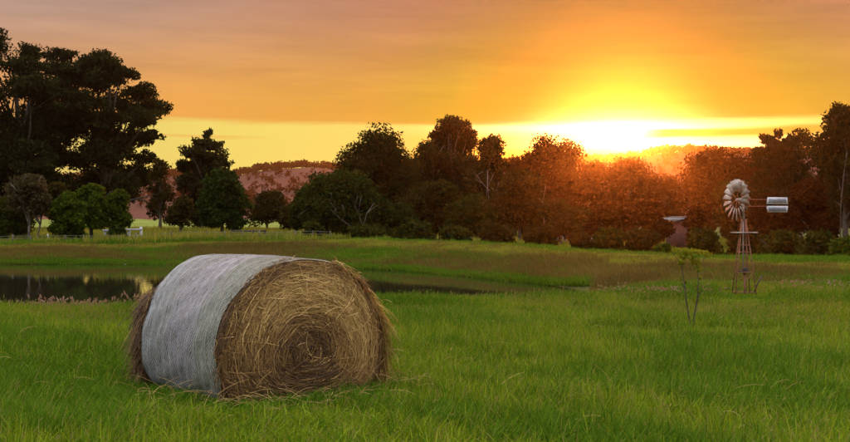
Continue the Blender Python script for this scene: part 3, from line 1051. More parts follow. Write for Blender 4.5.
def net_mat():
    """layers of net over hay: how much hay shows varies along the bale (object Y)"""
    m, t, p, out = new_mat('net_wrap')
    tc = t.n('ShaderNodeTexCoord')
    sp = t.n('ShaderNodeSeparateXYZ')
    t.put(sp.inputs[0], tc.outputs['Object'])
    nu = t.n('ShaderNodeAttribute', attribute_name='nuv')
    mp = t.n('ShaderNodeMapping')
    mp.inputs['Scale'].default_value = (34, 14, 1)
    t.put(mp.inputs[0], nu.outputs['Vector'])
    a1 = t.noise(mp.outputs[0], 1.0, 3, 0.6)
    mp2 = t.n('ShaderNodeMapping')
    mp2.inputs['Scale'].default_value = (26, 26, 1)
    mp2.inputs['Rotation'].default_value = (0, 0, 0.8)
    t.put(mp2.inputs[0], nu.outputs['Vector'])
    wv = t.n('ShaderNodeTexWave')
    wv.inputs['Scale'].default_value = 0.55
    wv.inputs['Distortion'].default_value = 2.5
    wv.inputs['Detail'].default_value = 2
    t.put(wv.inputs['Vector'], mp2.outputs[0])
    a = t.m('ADD', t.m('MULTIPLY', a1, 0.75), t.m('MULTIPLY', wv.outputs['Fac'], 0.25))
    b = t.noise(tc.outputs['Object'], 5, 3)
    band = t.ramp(t.m('ADD', t.m('MULTIPLY', sp.outputs[1], 0.70), t.m('ADD', 0.49, t.m('MULTIPLY', t.m('SUBTRACT', b, 0.5), 0.05))),
                  [(0.03, (0.20, 0.23, 0.16)), (0.22, (0.18, 0.22, 0.16)), (0.29, (0.27, 0.27, 0.30)), (0.55, (0.29, 0.29, 0.33)),
                   (0.64, (0.22, 0.24, 0.23)), (0.85, (0.25, 0.29, 0.29)), (1.0, (0.32, 0.37, 0.38))])
    hay = t.mix(t.smooth(t.noise(tc.outputs['Object'], 22, 4), 0.35, 0.65), (0.05, 0.04, 0.022), (0.15, 0.12, 0.065))
    c = t.mix(t.m('MULTIPLY', t.smooth(a, 0.42, 0.58), 0.95), band, hay)
    t.put(p.inputs['Base Color'], c)
    p.inputs['Roughness'].default_value = 0.7
    bp = t.n('ShaderNodeBump')
    bp.inputs['Strength'].default_value = 0.9
    bp.inputs['Distance'].default_value = 0.012
    t.put(bp.inputs['Height'], t.m('ADD', a, t.m('MULTIPLY', b, 3.0)))
    t.put(p.inputs['Normal'], bp.outputs[0])
    return m


BALE_C = (-1.57, 9.72)
BALE_RZ = R(40)
BALE_L = 1.5


def bale_xz(phi, s=1.0):
    c, sn = np.cos(phi), np.sin(phi)
    x = 0.85 * np.sign(c) * np.abs(c) ** 0.94
    z = np.where(sn > 0, 0.83 * np.abs(sn) ** 0.96, -0.53 * np.abs(sn) ** 0.7)
    lump = 1 + 0.008 * np.sin(3 * phi + 1) + 0.006 * np.sin(7 * phi)
    return x * s * lump, 0.5 + z * s * lump


def lumps(y, phi):
    return 0.010 * np.sin(5 * phi + 7 * y) + 0.008 * np.sin(9 * y + 2 * phi + 1) + 0.006 * np.sin(16 * phi - 11 * y)


def build_bale():
    rng = np.random.default_rng(77)
    gzb = gz(*BALE_C)
    r = empty('hay_bale', (BALE_C[0], BALE_C[1], gzb - 0.03), BALE_RZ)
    r.scale = (1.025, 1.025, 1.025)
    tag(r, 'large round hay bale wrapped in pale net, lying in the grass', 'hay bale')
    n = 96
    ph = np.arange(n) * 2 * np.pi / n
    h = BALE_L / 2
    rows = []
    for s in np.linspace(0.02, 0.97, 16):                       # front cap, domed
        x, z = bale_xz(ph, s)
        y = -h - 0.07 * (1 - s ** 2.5) + 0.018 * np.sin(s * 46 - ph) + rng.normal(0, 0.006, n)
        rows.append(np.stack([x, y, z], -1))
    for y in np.linspace(-h + 0.02, h - 0.02, 22):
        x, z = bale_xz(ph, 1 - (0.02 if y < 0 else 0.035) * (abs(y) / h) ** 6)
        k = 1 + lumps(y, ph)
        rows.append(np.stack([x * k, np.full(n, y) + rng.normal(0, 0.004, n), 0.5 + (z - 0.5) * k], -1))
    for s in np.linspace(0.97, 0.02, 10):
        x, z = bale_xz(ph, s)
        rows.append(np.stack([x, h + 0.06 * (1 - s ** 2.5) + rng.normal(0, 0.01, n), z], -1))
    V = np.vstack(rows)
    m = len(rows)
    i = np.arange(m - 1)[:, None] * n
    j = np.arange(n)[None]
    Q = np.stack([i + j, i + (j + 1) % n, i + n + (j + 1) % n, i + n + j], -1).reshape(-1, 4)
    V = np.vstack([V, [[0, -h - 0.07, 0.5], [0, h + 0.06, 0.5]]])
    T = np.vstack([np.stack([np.full(n, m * n), (np.arange(n) + 1) % n, np.arange(n)], -1),
                   np.stack([np.full(n, m * n + 1), (m - 1) * n + np.arange(n), (m - 1) * n + (np.arange(n) + 1) % n], -1)])
    mesh_np('hay_body', V, [Q, T], hay_mat(), r, smooth=True)
    # net wrap
    p2 = np.linspace(-0.32 * np.pi, 1.32 * np.pi, 150)
    yf = -0.735 + 0.02 * np.sin(p2 * 5) + 0.012 * np.sin(p2 * 13)
    yr = 0.735 - 0.10 * smooth01((p2 - 2.35) / 0.55) + 0.010 * np.sin(p2 * 4 + 1) + 0.012 * np.sin(p2 * 11)
    ny = 40

    def netp(f, phi, lift):
        a = np.interp(phi, p2, yf)
        b = np.interp(phi, p2, yr)
        y = a + (b - a) * f
        x, z = bale_xz(phi, 1.0)
        pull = 1 - 0.018 * np.exp(-((f - 0.0) / 0.05) ** 2) - 0.012 * np.exp(-((f - 1) / 0.05) ** 2)
        k = (1 + lumps(y, phi) * 0.8 + 0.004 * np.sin(f * 60 + 3 * np.sin(phi * 3))) * pull + lift
        return np.stack([x * k, y, 0.5 + (z - 0.5) * k], -1)
    Fg, Pg = np.meshgrid(np.linspace(0, 1, ny), p2, indexing='ij')
    V = netp(Fg, Pg, 0.016).reshape(-1, 3)
    n2 = len(p2)
    i = np.arange(ny - 1)[:, None] * n2
    j = np.arange(n2 - 1)[None]
    Q = np.stack([i + j, i + j + 1, i + n2 + j + 1, i + n2 + j], -1).reshape(-1, 4)
    net = mesh_np('net_wrap', V, Q, net_mat(), r, smooth=True)
    at = net.data.attributes.new('nuv', 'FLOAT_VECTOR', 'POINT')
    at.data.foreach_set('vector', np.stack([Fg * 1.44, Pg * 0.8, 0 * Fg], -1).astype(np.float32).ravel())
    net['label'] = 'pale blue-grey net wrap round the bale'
    # threads of the net: runs round the bale with zigzags between them
    thr = plain_mat('net_thread', (0.38, 0.39, 0.39), (0.72, 0.72, 0.71), 20, 0.5)
    mb = MB()
    nt = 64
    fs = np.linspace(0.004, 0.996, nt) + rng.normal(0, 0.003, nt)
    fs[0] = 0.003
    pt = np.linspace(p2[0] + 0.02, p2[-1] - 0.02, 210)
    for f in fs:
        w = 0.0011 if rng.random() < 0.85 else 0.002
        fw = f + 0.003 * np.sin(pt * 9 + rng.uniform(0, 6))
        c = netp(fw, pt, 0.0195)
        V = np.vstack([c - [0, w, 0], c + [0, w, 0]])
        k = np.arange(len(pt) - 1)
        mb.add(V, np.stack([k, k + 1, k + 1 + len(pt), k + len(pt)], -1))
    pz = np.linspace(p2[0] + 0.03, p2[-1] - 0.03, 190)
    for a, b in zip(fs[:-1], fs[1:]):
        ff = np.where(np.arange(len(pz)) % 2 == 0, a, b) + rng.normal(0, 0.002, len(pz))
        c = netp(ff, pz + rng.uniform(0, 0.02), 0.0185)
        V = np.vstack([c - [0, 0.0009, 0], c + [0, 0.0009, 0]])
        k = np.arange(len(pz) - 1)
        mb.add(V, np.stack([k, k + 1, k + 1 + len(pz), k + len(pz)], -1))
    o = mb.build('net_thread', thr, net)
    o['kind'] = 'stuff'
    # stalks
    sm = straw_mat()

    def ribbons(P0, w, tint, nrm):
        """P0 (n,k,3) polylines to thin ribbons"""
        nn, k, _ = P0.shape
        tg = np.gradient(P0, axis=1)
        sd = np.cross(tg, nrm[:, None])
        sd /= np.linalg.norm(sd, axis=2)[..., None] + 1e-9
        taper = np.linspace(1, 0.5, k)[None, :, None]
        V = np.stack([P0 - sd * w[:, None, None] * taper, P0 + sd * w[:, None, None] * taper], 2).reshape(-1, 3)
        b = (np.arange(nn) * k * 2)[:, None] + np.arange(k - 1)[None] * 2
        Q = np.stack([b, b + 1, b + 3, b + 2], -1).reshape(-1, 4)
        return V, Q, np.repeat(tint, k - 1)

    N = 26000
    rho = np.sqrt(rng.uniform(0.0, 1.04, N))
    p0 = rng.uniform(0, 2 * np.pi, N)
    ln = rng.uniform(0.07, 0.24, N) + 0.35 * rng.random(N) ** 2.5
    k = 6
    t = np.linspace(0, 1, k)[None]
    dph = ln / (0.83 * np.maximum(rho, 0.12)) * np.where(rng.random(N) < 0.9, 1, -0.6) * rng.uniform(0.5, 1, N)
    drift = rng.normal(0, 0.055, N)
    cross = rng.random(N) < 0.15
    drift[cross] = rng.normal(0, 0.24, cross.sum())
    dph[cross] *= 0.35
    PH = p0[:, None] + np.clip(dph, -2.2, 2.2)[:, None] * (t - 0.5)
    RH = np.clip(rho[:, None] + drift[:, None] * (t - 0.5) + rng.normal(0, 0.015, N)[:, None] * np.sin(t * 5), 0.0, 0.985)
    x, z = bale_xz(PH, 1.0)
    X = x * RH
    Z = 0.5 + (z - 0.5) * RH
    out = -h - 0.075 * (1 - np.clip(RH, 0, 1) ** 2.5) - 0.004 - rng.random(N)[:, None] ** 2 * 0.03 - 0.05 * (rng.random(N) < 0.05)[:, None] * t * rng.random(N)[:, None]
    out += np.where(RH > 0.97, 0.03, 0)
    Z = np.maximum(Z, 0.02)
    pts = np.stack([X, out, Z], -1)
    nrm = np.array([0, -1.0, 0]) + rng.normal(0, 0.35, (N, 3))
    # weathered colour: bleached gold in the upper outer windings, brown at the core and low on the left flank
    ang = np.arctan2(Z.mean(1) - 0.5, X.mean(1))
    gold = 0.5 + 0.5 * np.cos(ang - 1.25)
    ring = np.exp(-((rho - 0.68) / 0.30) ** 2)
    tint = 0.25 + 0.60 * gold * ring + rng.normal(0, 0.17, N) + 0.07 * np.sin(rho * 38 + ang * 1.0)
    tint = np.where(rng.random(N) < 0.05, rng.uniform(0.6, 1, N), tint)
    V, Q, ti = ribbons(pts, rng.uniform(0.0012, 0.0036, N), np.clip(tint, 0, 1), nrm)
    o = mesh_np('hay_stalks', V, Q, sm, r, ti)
    tag(o, 'spiral of brown and golden hay stalks on the open end', kind='stuff')
    # loose fringe along both rims and a golden beard down the free flank
    P2, w2, t2, n2_ = [], [], [], []

    def fringe(N, pa, pb, ya, yb, tmean, lmax, hang, dirn):
        f = rng.uniform(pa, pb, N)
        y = rng.uniform(ya, yb, N)
        xx, zz = bale_xz(f, rng.uniform(0.96, 1.03, N))
        rad = np.stack([np.cos(f), 0 * f, np.sin(f)], -1)
        tan = np.stack([-np.sin(f), 0 * f, np.cos(f)], -1) * np.where(rng.random(N) < dirn, -1, 1)[:, None]
        L = rng.uniform(0.08, lmax, N)
        dv = tan * rng.uniform(0.4, 1, N)[:, None] + rad * np.abs(rng.normal(0, 0.28, N))[:, None] + rng.normal(0, 0.22, (N, 3)) * [1, 1, 1]
        tt = np.linspace(0, 1, 5)
        p = np.stack([xx, y, zz], -1)[:, None] + dv[:, None] * (L[:, None] * tt[None])[..., None]
        p[..., 2] -= (hang * L)[:, None] * tt[None] ** 2
        p[..., 2] = np.maximum(p[..., 2], 0.0)
        P2.append(p)
        w2.append(rng.uniform(0.0014, 0.0034, N))
        t2.append(np.clip(rng.normal(tmean, 0.2, N), 0, 1))
        n2_.append(rad + np.array([0, -0.6, 0]) + rng.normal(0, 0.4, (N, 3)))
    fringe(2200, -0.9, 0.6, -0.80, -0.62, 0.62, 0.34, 0.6, 0.85)
    fringe(260, 0.6, 1.3, -0.80, -0.755, 0.55, 0.14, 0.5, 0.9)
    fringe(350, 1.7, 4.2, -0.80, -0.76, 0.28, 0.10, 0.3, 0.5)
    fringe(2200, 2.5, 4.2, 0.66, 0.82, 0.22, 0.20, 0.5, 0.4)
    fringe(500, -0.9, 0.5, -0.62, 0.5, 0.5, 0.3, 0.3, 0.8)
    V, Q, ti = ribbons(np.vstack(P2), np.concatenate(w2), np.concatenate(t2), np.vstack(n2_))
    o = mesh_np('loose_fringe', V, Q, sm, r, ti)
    tag(o, 'loose golden stalks hanging from the rim', kind='stuff')


build_bale()

# ------------------------------------------------------------------ windmill
M['galv'] = plain_mat('galvanised_blade', (0.20, 0.14, 0.09), (0.48, 0.46, 0.40), 7, 0.55, 0.3)
M['rust'] = plain_mat('rusty_steel', (0.16, 0.065, 0.03), (0.34, 0.15, 0.075), 14, 0.75, 0.2, bump=0.2)
M['pipe'] = plain_mat('grey_pipe', (0.28, 0.27, 0.27), (0.45, 0.44, 0.44), 12, 0.5, 0.4)
M['letters'] = plain_mat('blue_grey_letters', (0.05, 0.06, 0.09), (0.09, 0.10, 0.14), 12, 0.7)


def build_windmill():
    d = 22.3
    x, y, z = tree_at(743.5, d)
    r = empty('windmill', (x, y, z))
    tag(r, 'small rusty farm windmill with pale wheel and lettered tail vane', 'windmill')
    s = d / F
    Zp = lambda py: EYE - (py - HOR) / F * d - z
    ztop, zplat, zhub = Zp(219), Zp(232.5), Zp(200)
    # four legs
    feet = [(-0.235, -0.16), (0.25, -0.14), (0.21, 0.20), (-0.20, 0.20)]
    tops = [(-0.035, -0.03), (0.035, -0.03), (0.035, 0.03), (-0.035, 0.03)]
    for (fx, fy), (tx, ty) in zip(feet, tops):
        MB().tube([(fx, fy, -0.08), (fx + (tx - fx) * 0.5, fy + (ty - fy) * 0.5, ztop / 2), (tx, ty, ztop)], 0.013, 6).build('leg', M['rust'], r)

    def at(k, hz):
        f = hz / ztop
        return (feet[k][0] + (tops[k][0] - feet[k][0]) * f, feet[k][1] + (tops[k][1] - feet[k][1]) * f, hz)
    for py in (245, 252, 272, 292):
        hz = Zp(py)
        for k in range(4):
            MB().tube([at(k, hz), at((k + 1) % 4, hz)], 0.008, 5).build('cross_brace', M['rust'], r)
    MB().tube([at(0, Zp(292)), at(1, Zp(272))], 0.006, 5).build('diagonal_brace', M['rust'], r)
    MB().tube([(0.03, 0, -0.05), (0.03, 0, Zp(273))], 0.026, 8).build('pump_pipe', M['rust'], r)
    MB().tube([(0.0, 0.02, Zp(273)), (0.0, 0.02, zhub - 0.05)], 0.016, 8).build('pump_rod', M['pipe'], r)
    MB().tube([(0.055, -0.01, Zp(290)), (0.06, 0, ztop)], 0.009, 6).build('ladder_rail', M['rust'], r)
    MB().tube([(0.20, -0.1, Zp(292)), (0.26, -0.12, Zp(284)), (0.36, -0.14, Zp(275.5))], [0.013, 0.013, 0.02], 6).build('pump_handle', M['dark_timber'], r)
    b = MB()
    b.box((-0.01, 0, Zp(271)), (0.22, 0.20, 0.03))
    b.box((0.02, -0.02, Zp(269)), (0.09, 0.09, 0.08))
    b.build('pump_head', M['dark_timber'], r)
    b = MB()
    b.box((-0.13, 0, zplat), (0.22, 0.34, 0.022))
    b.box((0.15, 0, zplat), (0.22, 0.34, 0.022))
    b.box((0.0, -0.14, zplat - 0.002), (0.10, 0.06, 0.018))
    b.box((0.0, 0.14, zplat - 0.002), (0.10, 0.06, 0.018))
    b.build('platform', M['galv'], r)
    # head: axis points at the wind, towards the left and the viewer
    ax = np.array([-math.sin(R(70)), -math.cos(R(70)), 0.0])
    side = np.array([-ax[1], ax[0], 0.0])
    up = np.array([0, 0, 1.0])
    hub = np.array([0.0, 0.0, zhub])
    g = MB()
    rot = np.stack([side, ax, up], 1)
    g.box(hub + ax * 0.02 + up * -0.01, (0.10, 0.16, 0.11), rot)
    g.tube([hub + ax * 0.08, hub + ax * 0.19], [0.04, 0.028], 10)
    g.tube([(0, 0, ztop - 0.05), hub - up * 0.03], 0.022, 8)
    g.build('gearbox', M['galv'], r)
    fc = hub + ax * 0.17
    Rw = 0.445
    w = MB()
    th = np.linspace(0, 2 * np.pi, 49)
    for rr, off in ((0.30, -0.015), (0.19, 0.0)):
        w.tube([fc + ax * off + (side * math.cos(a) + up * math.sin(a)) * rr for a in th], 0.006, 5, cap=False)
    wheel = w.build('wheel', M['rust'], r)
    sp = MB()
    for a in np.arange(6) * np.pi / 3 + 0.3:
        dv = side * math.cos(a) + up * math.sin(a)
        sp.tube([fc + dv * 0.02, fc + dv * 0.31], 0.007, 5)
        sp.build('spoke', M['rust'], wheel)
        sp = MB()
    nb = 18
    for i in range(nb):
        a = (i + 0.5) * 2 * math.pi / nb
        dv = side * math.cos(a) + up * math.sin(a)
        tv = -side * math.sin(a) + up * math.cos(a)
        rows = []
        for rr, hw in ((0.195, 0.026), (0.32, 0.046), (Rw, 0.066)):
            for q in np.linspace(-1, 1, 5):
                pit = R(32)
                cv = 0.018 * (1 - q * q)
                p = fc + dv * rr + (tv * math.cos(pit) + ax * math.sin(pit)) * hw * q + (ax * math.cos(pit) - tv * math.sin(pit)) * cv
                rows.append(p)
        V = np.array(rows)
        nrm = ax * 0.0015
        V2 = np.vstack([V + nrm, V - nrm])
        Q = []
        for a_ in range(2):
            for c_ in range(4):
                k = a_ * 5 + c_
                Q.append([k, k + 1, k + 6, k + 5])
                Q.append([15 + k, 15 + k + 5, 15 + k + 6, 15 + k + 1])
        for c_ in range(4):
            Q.append([c_, 15 + c_, 16 + c_, c_ + 1])
            Q.append([10 + c_, 11 + c_, 26 + c_, 25 + c_])
        MB().add(V2, Q).build('blade', M['galv'], wheel)
    # tail
    tl = -ax
    for zz in (0.012, -0.135):
        MB().tube([hub + tl * 0.04 + up * zz, hub + tl * 0.62 + up * zz], 0.009, 6).build('tail_boom', M['rust'], r)
    vrot = np.stack([tl, np.cross(up, tl), up], 1)
    nv = np.cross(up, tl)
    for z0, z1, nlet, sl in ((-0.085, 0.065, 9, 1), (-0.265, -0.125, 9, -1)):
        a, bq = 0.60, 1.16
        cut = 0.035
        pts = [(a + (0 if sl < 0 else cut * 0), z0), (bq, z0), (bq, z1), (a, z1)]
        pts[3 if sl > 0 else 0] = (a + cut, pts[3 if sl > 0 else 0][1])
        pts[2 if sl < 0 else 1] = (bq + 0.02, pts[2 if sl < 0 else 1][1])
        V = [hub + tl * u + up * v + nv * e for e in (-0.004, 0.004) for (u, v) in pts]
        Q = [[0, 1, 2, 3], [7, 6, 5, 4]] + [[k, 4 + k, 4 + (k + 1) % 4, (k + 1) % 4] for k in range(4)]
        vane = MB().add(V, Q).build('tail_vane', M['white'], r)
        rng = np.random.default_rng(int(100 * z1) + 50)
        lm = MB()
        hh = (z1 - z0) * 0.58
        zc = (z0 + z1) / 2
        for k in range(nlet):
            u0 = a + 0.07 + k * 0.052
            for e in (-0.0055, 0.0055):
                c = lambda u, v: hub + tl * u + up * v + nv * e
                lm.box(c(u0, zc), (0.014, 0.002, hh), vrot)
                lm.box(c(u0 + 0.026, zc), (0.014, 0.002, hh), vrot)
                for bz in rng.choice([-0.42, 0.0, 0.42], 2, replace=False):
                    lm.box(c(u0 + 0.013, zc + bz * hh), (0.015, 0.002, 0.013), vrot)
        lm.build('lettering', M['letters'], vane)


build_windmill()

# ------------------------------------------------------------------ sapling in the field
def build_sapling():
    d = 14.7
    x, y, z = tree_at(693, d)
    r = empty('sapling', (x, y, z))
    tag(r, 'thin two-stemmed sapling with a flat tuft of bright leaves in the field', 'sapling')
    q = lambda px, py, dy=0.0: np.array([(px - 693) / F * d, dy, EYE - (py - HOR) / F * d - z])
    for path in ([(693, 337), (690, 320), (686.5, 303), (684, 285), (682.5, 268), (684, 256)], [(693, 335), (694.5, 318), (697, 300), (698, 282), (697, 266), (696, 256)],
                 [(685, 290), (682, 282), (681, 277)], [(697, 300), (700, 294), (702, 290)], [(697, 272), (703, 262), (706, 255)], [(683, 265), (677, 258), (672, 251)]):
        p = [q(a, b, 0.03 * math.sin(i * 1.7)) for i, (a, b) in enumerate(path)]
        if path[0][1] > 330:
            p[0][2] = -0.06
        MB().tube(p, np.linspace(0.014 if path[0][1] > 330 else 0.006, 0.004, len(p)), 6).build('stem', M['bark'], r)
    rng = np.random.default_rng(4)
    rows = [(676, 250, 5, 3), (683, 252, 8, 4), (691, 252, 8, 3.5), (699, 253, 7, 3.5), (704, 255, 5, 3), (688, 257, 8, 3), (681, 262, 4, 3), (695, 262, 5, 4),
            (697, 268, 4, 3), (682, 279, 2.5, 3), (699, 289, 4, 3.5), (698, 301, 4, 3.5), (686, 283, 2, 2), (700, 278, 2, 2)]
    B = [[*q(a, b, rng.normal() * 0.06), rx / F * d, rx / F * d, ry / F * d] for a, b, rx, ry in rows]
    V, Q, ti = crown(B, 700, 0.032, rng, sub=14, spread=0.3, elong=1.5, shell=0.3)
    mesh_np('crown', V, Q, M['sapling'], r, ti)


build_sapling()

# ------------------------------------------------------------------ grass
SRC = bpy.data.collections.new('grass_tufts')


def tuft(name, nb, rad, h0, h1, w, mats, seeds=0, seed=0, lean=(0.22, 0.0), spread=0.35, head=(0.05, 0.006), plume=False, segs=4, straw=0.0):
    """one tuft of bent tapering blades; mats = (blade, head)"""
    rng = np.random.default_rng(seed)
    nh = seeds
    n = nb + nh
    a = rng.uniform(0, 2 * np.pi, n)
    rr = rad * np.sqrt(rng.random(n))
    base = np.stack([rr * np.cos(a), rr * np.sin(a), np.full(n, -0.03)], -1)
    h = rng.uniform(h0, h1, n)
    h[nb:] = rng.uniform(h1 * 0.95, h1 * 1.3, nh)
    ld = np.stack([lean[0] + rng.normal(0, spread, n), lean[1] + rng.normal(0, spread, n), np.zeros(n)], -1)
    t = np.linspace(0, 1, segs)
    pw = rng.uniform(1.4, 2.4, n)
    c = base[:, None] + np.array([0, 0, 1.0]) * (h[:, None] * t)[..., None] + ld[:, None] * (h[:, None] * t[None] ** pw[:, None])[..., None]
    c[..., 2] -= (0.35 * h * np.linalg.norm(ld, axis=1) ** 2)[:, None] * t ** 3
    fa = rng.uniform(0, np.pi, n)
    sd = np.stack([np.cos(fa), np.sin(fa), 0 * fa], -1)
    ww = w * rng.uniform(0.6, 1.3, n)
    ww[nb:] *= 0.35
    prof = np.array([0.8, 1.0, 0.7, 0.08]) if segs == 4 else np.array([0.9, 0.9, 0.08])
    off = sd[:, None] * (ww[:, None] * 0.5 * prof)[..., None]
    V = np.stack([c - off, c + off], 2).reshape(-1, 3)
    b = (np.arange(n) * segs * 2)[:, None] + np.arange(segs - 1)[None] * 2
    Q = np.stack([b, b + 1, b + 3, b + 2], -1).reshape(-1, 4)
    ti = np.repeat(rng.random(n) ** 1.5 * 0.8 + np.where(rng.random(n) < 0.15, 0.4, 0.0), segs - 1)
    fm = np.repeat((rng.random(n) < straw).astype(int), segs - 1)
    if nh:
        tip = c[nb:, -1]
        dv = c[nb:, -1] - c[nb:, -2]
        dv /= np.linalg.norm(dv, axis=1)[:, None]
        VV, QQ, n0 = [], [], len(V)
        for i in range(nh):
            m = 5 if plume else 2
            for k in range(m):
                al = rng.uniform(0, 2 * np.pi)
                s2 = np.cross(dv[i], [math.cos(al), math.sin(al), 0.3])
                s2 /= np.linalg.norm(s2)
                L, wd = head[0] * rng.uniform(0.7, 1.2), head[1]
                o = tip[i] + (rng.normal(0, 0.25, 3) * wd * 2 if plume else 0)
                dd = dv[i] + (rng.normal(0, 0.16, 3) if plume else 0)
                VV += [o - dd * L * 0.5, o + s2 * wd, o + dd * L * 0.6, o - s2 * wd]
                QQ.append(np.arange(4) + n0 + len(VV) - 4)
        V = np.vstack([V, VV])
        Q = np.vstack([Q, QQ])
        ti = np.concatenate([ti, rng.random(len(QQ))])
        fm = np.concatenate([fm, np.ones(len(QQ), int)])
    o = mesh_np(name, V, Q, None, tint=ti, mats=list(mats), fmat=fm)
    link_only(o)
    SRC.objects.link(o)
    return o


def scatter(name, label, cat, X, Y, idx, scale, srcs, seed, rot_range=math.pi, zoff=0.0):
    """one ground-cover object: tufts set on points of the terrain"""
    rng = np.random.default_rng(seed)
    n = len(X)
    Z = terrain(X, Y) + zoff
    me = bpy.data.meshes.new(name)
    me.vertices.add(n)
    me.vertices.foreach_set('co', np.stack([X, Y, Z], -1).astype(np.float32).ravel())
    a = me.attributes.new('idx', 'INT', 'POINT')
    a.data.foreach_set('value', idx.astype(np.int32))
    a = me.attributes.new('rot', 'FLOAT_VECTOR', 'POINT')
    rot = np.stack([rng.normal(0, 0.06, n), rng.normal(0, 0.06, n), rng.uniform(-rot_range, rot_range, n)], -1)
    a.data.foreach_set('vector', rot.astype(np.float32).ravel())
    a = me.attributes.new('scl', 'FLOAT_VECTOR', 'POINT')
    sx = rng.uniform(0.85, 1.15, n)
    a.data.foreach_set('vector', np.stack([sx, sx, scale], -1).astype(np.float32).ravel())
    o = bpy.data.objects.new(name, me)
    C.objects.link(o)
    col = bpy.data.collections.new(name + '_tufts')
    for q, s in enumerate(srcs):                     # child order in a collection follows the name
        col.objects.link(s)
    g = bpy.data.node_groups.new(name, 'GeometryNodeTree')
    g.interface.new_socket('Geometry', in_out='INPUT', socket_type='NodeSocketGeometry')
    g.interface.new_socket('Geometry', in_out='OUTPUT', socket_type='NodeSocketGeometry')
    gi, go = g.nodes.new('NodeGroupInput'), g.nodes.new('NodeGroupOutput')
    ci = g.nodes.new('GeometryNodeCollectionInfo')
    ci.inputs['Collection'].default_value = col
    ci.inputs['Separate Children'].default_value = True
    ci.inputs['Reset Children'].default_value = True
    ip = g.nodes.new('GeometryNodeInstanceOnPoints')
    ip.inputs['Pick Instance'].default_value = True

    def attr(nm, ty):
        k = g.nodes.new('GeometryNodeInputNamedAttribute')
        k.data_type = ty
        k.inputs['Name'].default_value = nm
        return k.outputs['Attribute']
    g.links.new(gi.outputs[0], ip.inputs['Points'])
    g.links.new(ci.outputs[0], ip.inputs['Instance'])
    g.links.new(attr('idx', 'INT'), ip.inputs['Instance Index'])
    g.links.new(attr('rot', 'FLOAT_VECTOR'), ip.inputs['Rotation'])
    g.links.new(attr('scl', 'FLOAT_VECTOR'), ip.inputs['Scale'])
    g.links.new(ip.outputs[0], go.inputs[0])
    md = o.modifiers.new('tufts', 'NODES')
    md.node_group = g
    tag(o, label, cat, kind='stuff')
    return o


def sample(n, d0, d1, rng, u0=-0.50, u1=0.50, pw=1.0):
    """points in the wedge of ground between two distances"""
    t = rng.random(n)
    d = np.sqrt(d0 * d0 + (d1 * d1 - d0 * d0) * t ** pw)
    u = rng.uniform(u0, u1, n)
    return d * u, d


def patch(X, Y, s=1.0, ph=0.0):
    return (np.sin(X * 0.9 * s + 1.7 * np.sin(Y * 0.5 * s + ph)) + np.sin(Y * 0.8 * s + 1.3 * np.sin(X * 0.6 * s + 2 + ph)) + np.sin((X + Y) * 1.7 * s + ph)) / 3


def in_bale(X, Y, grow=0.0):
    c, s = math.cos(BALE_RZ), math.sin(BALE_RZ)
    dx, dy = X - BALE_C[0], Y - BALE_C[1]
    lx, ly = c * dx + s * dy, -s * dx + c * dy
    return (np.abs(lx) < 0.62 + grow) & (np.abs(ly) < 0.72 + grow)


